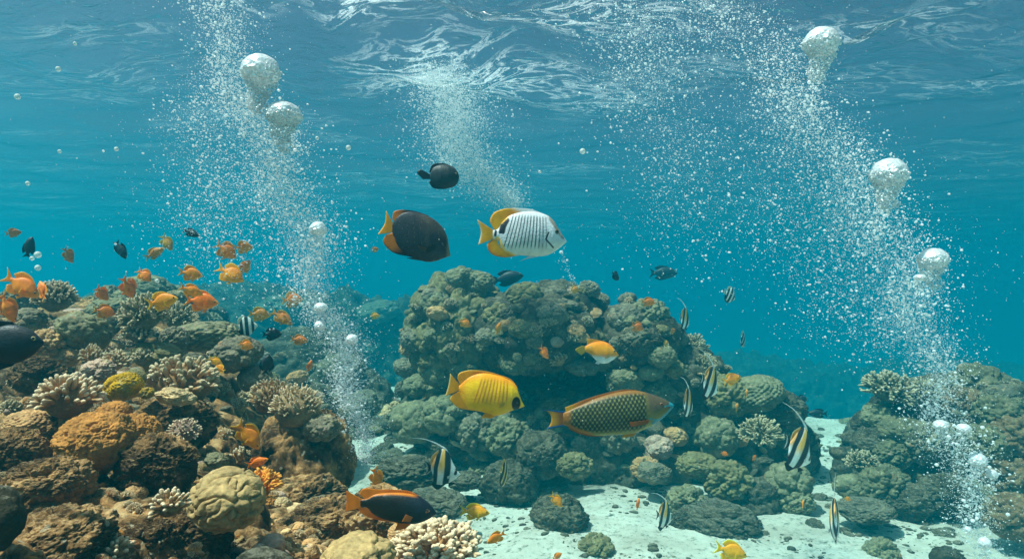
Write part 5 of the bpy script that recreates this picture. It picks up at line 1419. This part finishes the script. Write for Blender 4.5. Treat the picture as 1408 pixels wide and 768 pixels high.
DA = damsel().make('damsel_fish'); DB = damsel(0.72).make('damsel_fish')
fresh = {'a': True, 'b': True}
def dam(px, py, L, d, yaw, pitch, k, label, fat=1.0):
    src = DA if k == 'a' else DB
    o = src if fresh[k] else copy_tree(src); fresh[k] = False
    place(o, px, py, L, d, label, yaw, pitch, group='dark damsels', fat=fat)
for row in ((40, 340, 30, 2.8, 20, 78, 'b', 'dark fish standing upright in open water over the diving orange fish'),
            (166, 343, 28, 3.0, 15, -62, 'b', 'dark slim fish diving alone above the shelf crest'),
            (263, 320, 23, 3.0, 10, -22, 'b', 'small dark fish at the edge of the bubble cloud'),
            (374, 459, 26, 2.8, 20, 0, 'a', 'round black fish in the bubbles above the bristly coral'),
            (367, 501, 28, 2.6, 30, 80, 'a', 'black fish upright like a diamond above the bristly coral domes'),
            (846, 379, 18, 4.6, 40, -40, 'a', 'tiny dark fish in open water over the second hump'),
            (912, 375, 40, 8.5, 5, 0, 'b', 'large faint dark fish far off in open water'),
            (698, 382, 44, 6.6, 5, 10, 'b', 'dim brown fish resting on the crest beside the huge dome'),
            (1102, 549, 20, 6.5, 20, 0, 'a', 'dark round fish over the far end of the sand channel'),
            (1125, 568, 26, 6.2, 175, 0, 'b', 'dark long fish just above the sand channel'),
            (4, 474, 96, 1.15, 18, 4, 'a', 'big blurred black fish cut by the picture edge over the cavity')):
    dam(*row)

# ------------------------------------------------------------------ bubbles
rb = np.random.default_rng(2024)
def along(path, n, r):
    """random points round a path of (px, py, half width px, weight)"""
    P = np.array(path, float); seg = np.diff(P, axis=0)
    wt = np.hypot(seg[:, 0], seg[:, 1]) * (P[:-1, 3] + P[1:, 3]); wt /= wt.sum()
    i = r.choice(len(seg), n, p=wt); t = r.random(n)
    Q = P[i] + seg[i] * t[:, None]
    spread = np.where(r.random(n) < 0.7, 0.42, 0.85)
    Q[:, 0] += np.sin(Q[:, 1] * 0.045 + P[0, 0]) * Q[:, 2] * 0.35      # the column sways
    x = Q[:, 0] + r.normal(size=n) * Q[:, 2] * spread; y = Q[:, 1] + r.normal(size=n) * Q[:, 2] * 0.5
    dz = r.normal(size=n) * Q[:, 2] * 0.62
    return x, y, dz
LEFT = [(502, 632, 14, .8), (490, 560, 24, 1.3), (474, 490, 30, 1.3), (442, 430, 30, 1.1), (425, 350, 42, 1.1), (395, 262, 46, 1.5), (365, 200, 46, 1.1), (330, 130, 30, .7), (300, 60, 40, .8), (300, -40, 50, .7)]
LEFTW = [(330, 380, 70, .6), (300, 300, 75, 1), (280, 220, 70, 1), (290, 120, 50, .7)]
MID = [(705, 285, 14, .4), (670, 245, 30, .8), (628, 190, 48, 1), (605, 130, 46, 1.2), (600, 95, 46, 1)]
MIDR = [(960, 330, 90, .3), (930, 220, 80, .5), (890, 120, 70, .8), (870, 30, 75, 1.1), (880, -20, 80, 1)]
RIGHT = [(1355, 770, 26, .7), (1345, 690, 34, .8), (1310, 610, 40, .9), (1290, 520, 36, 1), (1262, 440, 46, 1.1), (1225, 350, 62, 1.2), (1175, 260, 62, 1.2), (1130, 190, 46, 1), (1075, 110, 54, .8), (1010, 30, 60, .8), (980, -20, 60, .7)]
RIGHTW = [(1230, 470, 60, .5), (1150, 380, 90, .7), (1080, 280, 90, .7), (1060, 150, 70, .6)]
STEM = [(1130, 80, 16, 1), (1122, 150, 18, 1), (1118, 185, 20, .8)]
STEM2 = [(1222, 250, 16, 1), (1215, 300, 18, 1), (1205, 340, 30, .8)]
STEM3 = [(1283, 368, 10, 1), (1272, 392, 14, 1), (1265, 430, 24, .9)]
STEM4 = [(356, 110, 20, 1), (345, 160, 20, 1), (350, 190, 34, .8)]
STEM5 = [(388, 170, 18, 1), (392, 200, 30, .8)]
STRING = [(797, 400, 4, 1), (780, 370, 8, 1), (768, 340, 8, .8)]
TINY = [(440, 320, 12, 1), (436, 345, 14, 1), (430, 380, 22, .8)]
FOOT = [(1300, 585, 20, 1), (1320, 620, 26, 1), (1350, 660, 24, 1), (1340, 720, 24, .7)]
sets = [(LEFT, 30000, 2.45, .64), (LEFTW, 6000, 2.6, .6), (MID, 30000, 5.0, .48), (MIDR, 9000, 3.4, .62), (RIGHT, 28000, 2.6, .64), (RIGHTW, 6000, 2.7, .6),
        (STEM, 500, 2.55, .9), (STEM2, 450, 2.55, .9), (STEM3, 350, 2.55, .8), (STEM4, 500, 2.4, .9), (STEM5, 300, 2.4, .9), (STRING, 90, 5.2, .9), (TINY, 260, 2.4, .8), (FOOT, 500, 2.5, 1.0)]
PX, PY, PD, PR, PS = [], [], [], [], []
for si, (path, n, d, k) in enumerate(sets):
    x, y, dz = along(path, n, rb)
    dd = d + dz * d / FPX
    rpx = k * (0.5 + 0.5 * rb.random(n) ** 1.5 + 2.4 * rb.random(n) ** 12)             # picture radius of a bubble in pixels
    PX.append(x); PY.append(y); PD.append(dd); PR.append(rpx); PS.append(np.full(n, si))
PX, PY, PD, PR, PS = map(np.concatenate, (PX, PY, PD, PR, PS))
XX = (PX - CX) / FPX * PD; ZZ = -(PY - CY) / FPX * PD
RR = PR * PD / FPX
ok = ZZ < SEA_Z - 0.08
XX, PD, ZZ, RR, PS, PX, PY = XX[ok], PD[ok], ZZ[ok], RR[ok], PS[ok], PX[ok], PY[ok]
inview = (PX > 5) & (PX < 1403) & (PY > 5) & (PY < 763)
order = np.argsort(-RR / PD * inview)
BIG = order[:280]; rest = np.setdiff1d(np.arange(len(XX)), BIG)
n2, f2 = ico(2)
def spheres(idx, sub, squash=0.8, seed=1):
    n, f = ico(sub); r = np.random.default_rng(seed)
    k = len(idx)
    V = n[None] * RR[idx][:, None, None] * np.stack([1 + 0.2 * r.normal(size=k), 1 + 0.2 * r.normal(size=k), squash + 0.15 * r.normal(size=k)], 1)[:, None, :]
    V = V + np.stack([XX[idx], PD[idx], ZZ[idx]], 1)[:, None]
    F = f[None] + (np.arange(k) * len(n))[:, None, None]
    return V.reshape(-1, 3), F.reshape(-1, 3)
tag(link('fine_bubbles', mesh_np('fine_bubbles', *spheres(rest, 1)), M['bubble']), 'silver clouds of tiny air bubbles rising to the surface', kind='stuff')
bub_me = mesh_np('bubble', ico(3)[0] * np.array([1, 1, 0.82]), ico(3)[1])
bub_me.materials.append(M['bubble'])
where = {0: 'tall bubble column over the near shelf', 1: 'tall bubble column over the near shelf', 2: 'hazy bubble cloud under the bright surface', 3: 'loose bubble veil below the surface', 11: 'thin bubble string over the middle crest'}
for i in BIG:
    s = where.get(int(PS[i]), 'tall bubble column over the near shelf' if int(PS[i]) in (9, 10, 12) else 'slanting bubble column over the bubble reef')
    o = link('bubble', bub_me, loc=(XX[i], PD[i], ZZ[i])); o.scale = (RR[i],) * 3
    tag(o, 'small silver air bubble in the ' + s, 'bubble', 'bubbles of the ' + s)

def dome(px, py, wpx, d, label, seed, flat=1.0, name='large_bubble', ragged=0.5):
    """large rising air pocket: a smooth bright cap over a skirt of froth"""
    r = np.random.default_rng(seed); R0 = wpx * 0.5 * d / FPX
    root = bpy.data.objects.new(name, None); COL.objects.link(root); root.location = pix(px, py, d); root.empty_display_size = 0.05
    n, f = ico(6)
    dn = sstep(0.45, -0.5, n[:, 2])
    h = 1 + 0.05 * fbm(n * 1.8 + seed, 3) + dn * (0.22 * fbm(n * 3.0 + seed, 3) + 0.06 * (knobs(n * 5 + seed) - 0.4)) + 0.02 * fbm(n * 9 + seed, 2) * sstep(0.9, 0.3, n[:, 2])
    V = n * h[:, None] * R0; V[:, 2] *= flat
    V[:, 2] = np.where(V[:, 2] < 0, V[:, 2] * 0.75, V[:, 2] * 0.88)
    link('cap', mesh_np('cap', V, f), M['froth'], root)
    k = int(1500 * (wpx / 50) ** 1.3)
    N_ = r.normal(size=(k, 3)); N_ /= np.linalg.norm(N_, axis=1)[:, None]
    N_[:, 2] = np.where(N_[:, 2] > -0.05 + 0.3 * r.normal(size=k).clip(-1, 1), -np.abs(N_[:, 2]), N_[:, 2])
    Pb = N_ * R0 * (0.98 + ragged * 0.25 * r.random(k) ** 2)[:, None]
    tail = (N_[:, 2] < -0.25) * r.random(k) ** 1.6
    Pb[:, 2] = Pb[:, 2] * 0.8 * flat - tail * R0 * 1.7
    Pb[:, :2] *= (1 - 0.45 * np.clip(tail * 1.5, 0, 1))[:, None]; Pb[:, 0] += R0 * 0.35 * tail * np.sin(tail * 5 + seed)
    rr = R0 * (0.018 + 0.05 * r.random(k) ** 2.5)
    Vb = (n2[None] * rr[:, None, None] + Pb[:, None]).reshape(-1, 3); Fb = (f2[None] + (np.arange(k) * len(n2))[:, None, None]).reshape(-1, 3)
    tag(link('froth', mesh_np('froth', Vb, Fb), M['froth'], root), kind='stuff')
    tag(root, label, 'bubble', 'large bubble caps')
for a in ((358, 97, 50, 2.0, 'largest round bubble cap on the column over the near shelf', 1), (390, 157, 46, 2.0, 'second bubble cap just below the largest over the near shelf', 2, 0.85),
          (437, 314, 22, 2.0, 'small bubble cap topping the narrow middle of the near column', 3), (484, 466, 16, 2.0, 'tiny white bubble cap above the foot of the near column', 4),
          (441, 422, 18, 2.0, 'white froth lump half way down the near column', 5, 0.8), (440, 447, 15, 2.0, 'smaller white froth lump just below the half way lump', 6),
          (1129, 58, 46, 2.08, 'bubble cap nearest the surface above the slanting column', 7), (1222, 238, 46, 2.08, 'jellyfish shaped bubble cap at the shoulder of the slanting column', 8),
          (1283, 356, 38, 2.08, 'notched bubble cap lowest on the slanting column', 9, 0.9), (1265, 381, 16, 2.08, 'flat froth lump under the notched bubble cap', 10, 0.6),
          (1294, 583, 19, 2.08, 'bluish white bubble over the bubble reef crest', 11, 0.7), (1325, 588, 18, 2.08, 'bluish white bubble beside another over the bubble reef crest', 12, 0.75),
          (1345, 632, 22, 2.08, 'bluish white bubble half way down the bubble reef', 13), (1364, 651, 14, 2.08, 'small bluish white bubble next to the half way one', 14),
          (1354, 745, 16, 2.08, 'bluish white bubble lowest in the slanting column', 15), (1331, 727, 9, 2.08, 'tiny bright bubble near the lowest one', 16)):
    dome(*a)

# specks that drift in the water
k = 1500
sx = rb.uniform(-20, 1430, k); sy = rb.uniform(-20, 600, k); sd = rb.uniform(0.9, 5.0, k)
sr = (0.35 + 0.5 * rb.random(k) ** 3) * sd / FPX
c = np.stack([(sx - CX) / FPX * sd, sd, -(sy - CY) / FPX * sd], 1)
keep = c[:, 2] < SEA_Z - 0.1
n1, f1 = ico(1); c, sr = c[keep], sr[keep]
tag(link('drifting_specks', mesh_np('drifting_specks', (n1[None] * sr[:, None, None] + c[:, None]).reshape(-1, 3), (f1[None] + (np.arange(len(c)) * len(n1))[:, None, None]).reshape(-1, 3)), M['speck']), 'fine pale specks drifting everywhere in the water', kind='stuff')
sp_me = mesh_np('speck', ico(3)[0], ico(3)[1]); sp_me.materials.append(M['speck'])
for px, py, w_, d in ((801, 208, 8, 1.0), (160, 205, 6, 1.0), (479, 203, 7, 1.0), (52, 350, 9, 0.9), (44, 355, 6, 0.9), (52, 368, 8, 0.9), (38, 252, 6, 1.0), (80, 95, 7, 1.0), (24, 133, 8, 1.0), (436, 190, 5, 1.2), (216, 386, 6, 1.1),
                      (82, 208, 5, 1.1), (103, 60, 5, 1.0), (742, 236, 4, 1.2)):
    o = link('drifting_speck', sp_me, loc=pix(px, py, d)); o.scale = (w_ * 0.5 * d / FPX,) * 3
    tag(o, 'pale translucent speck drifting alone in open water', 'speck', 'large drifting specks')
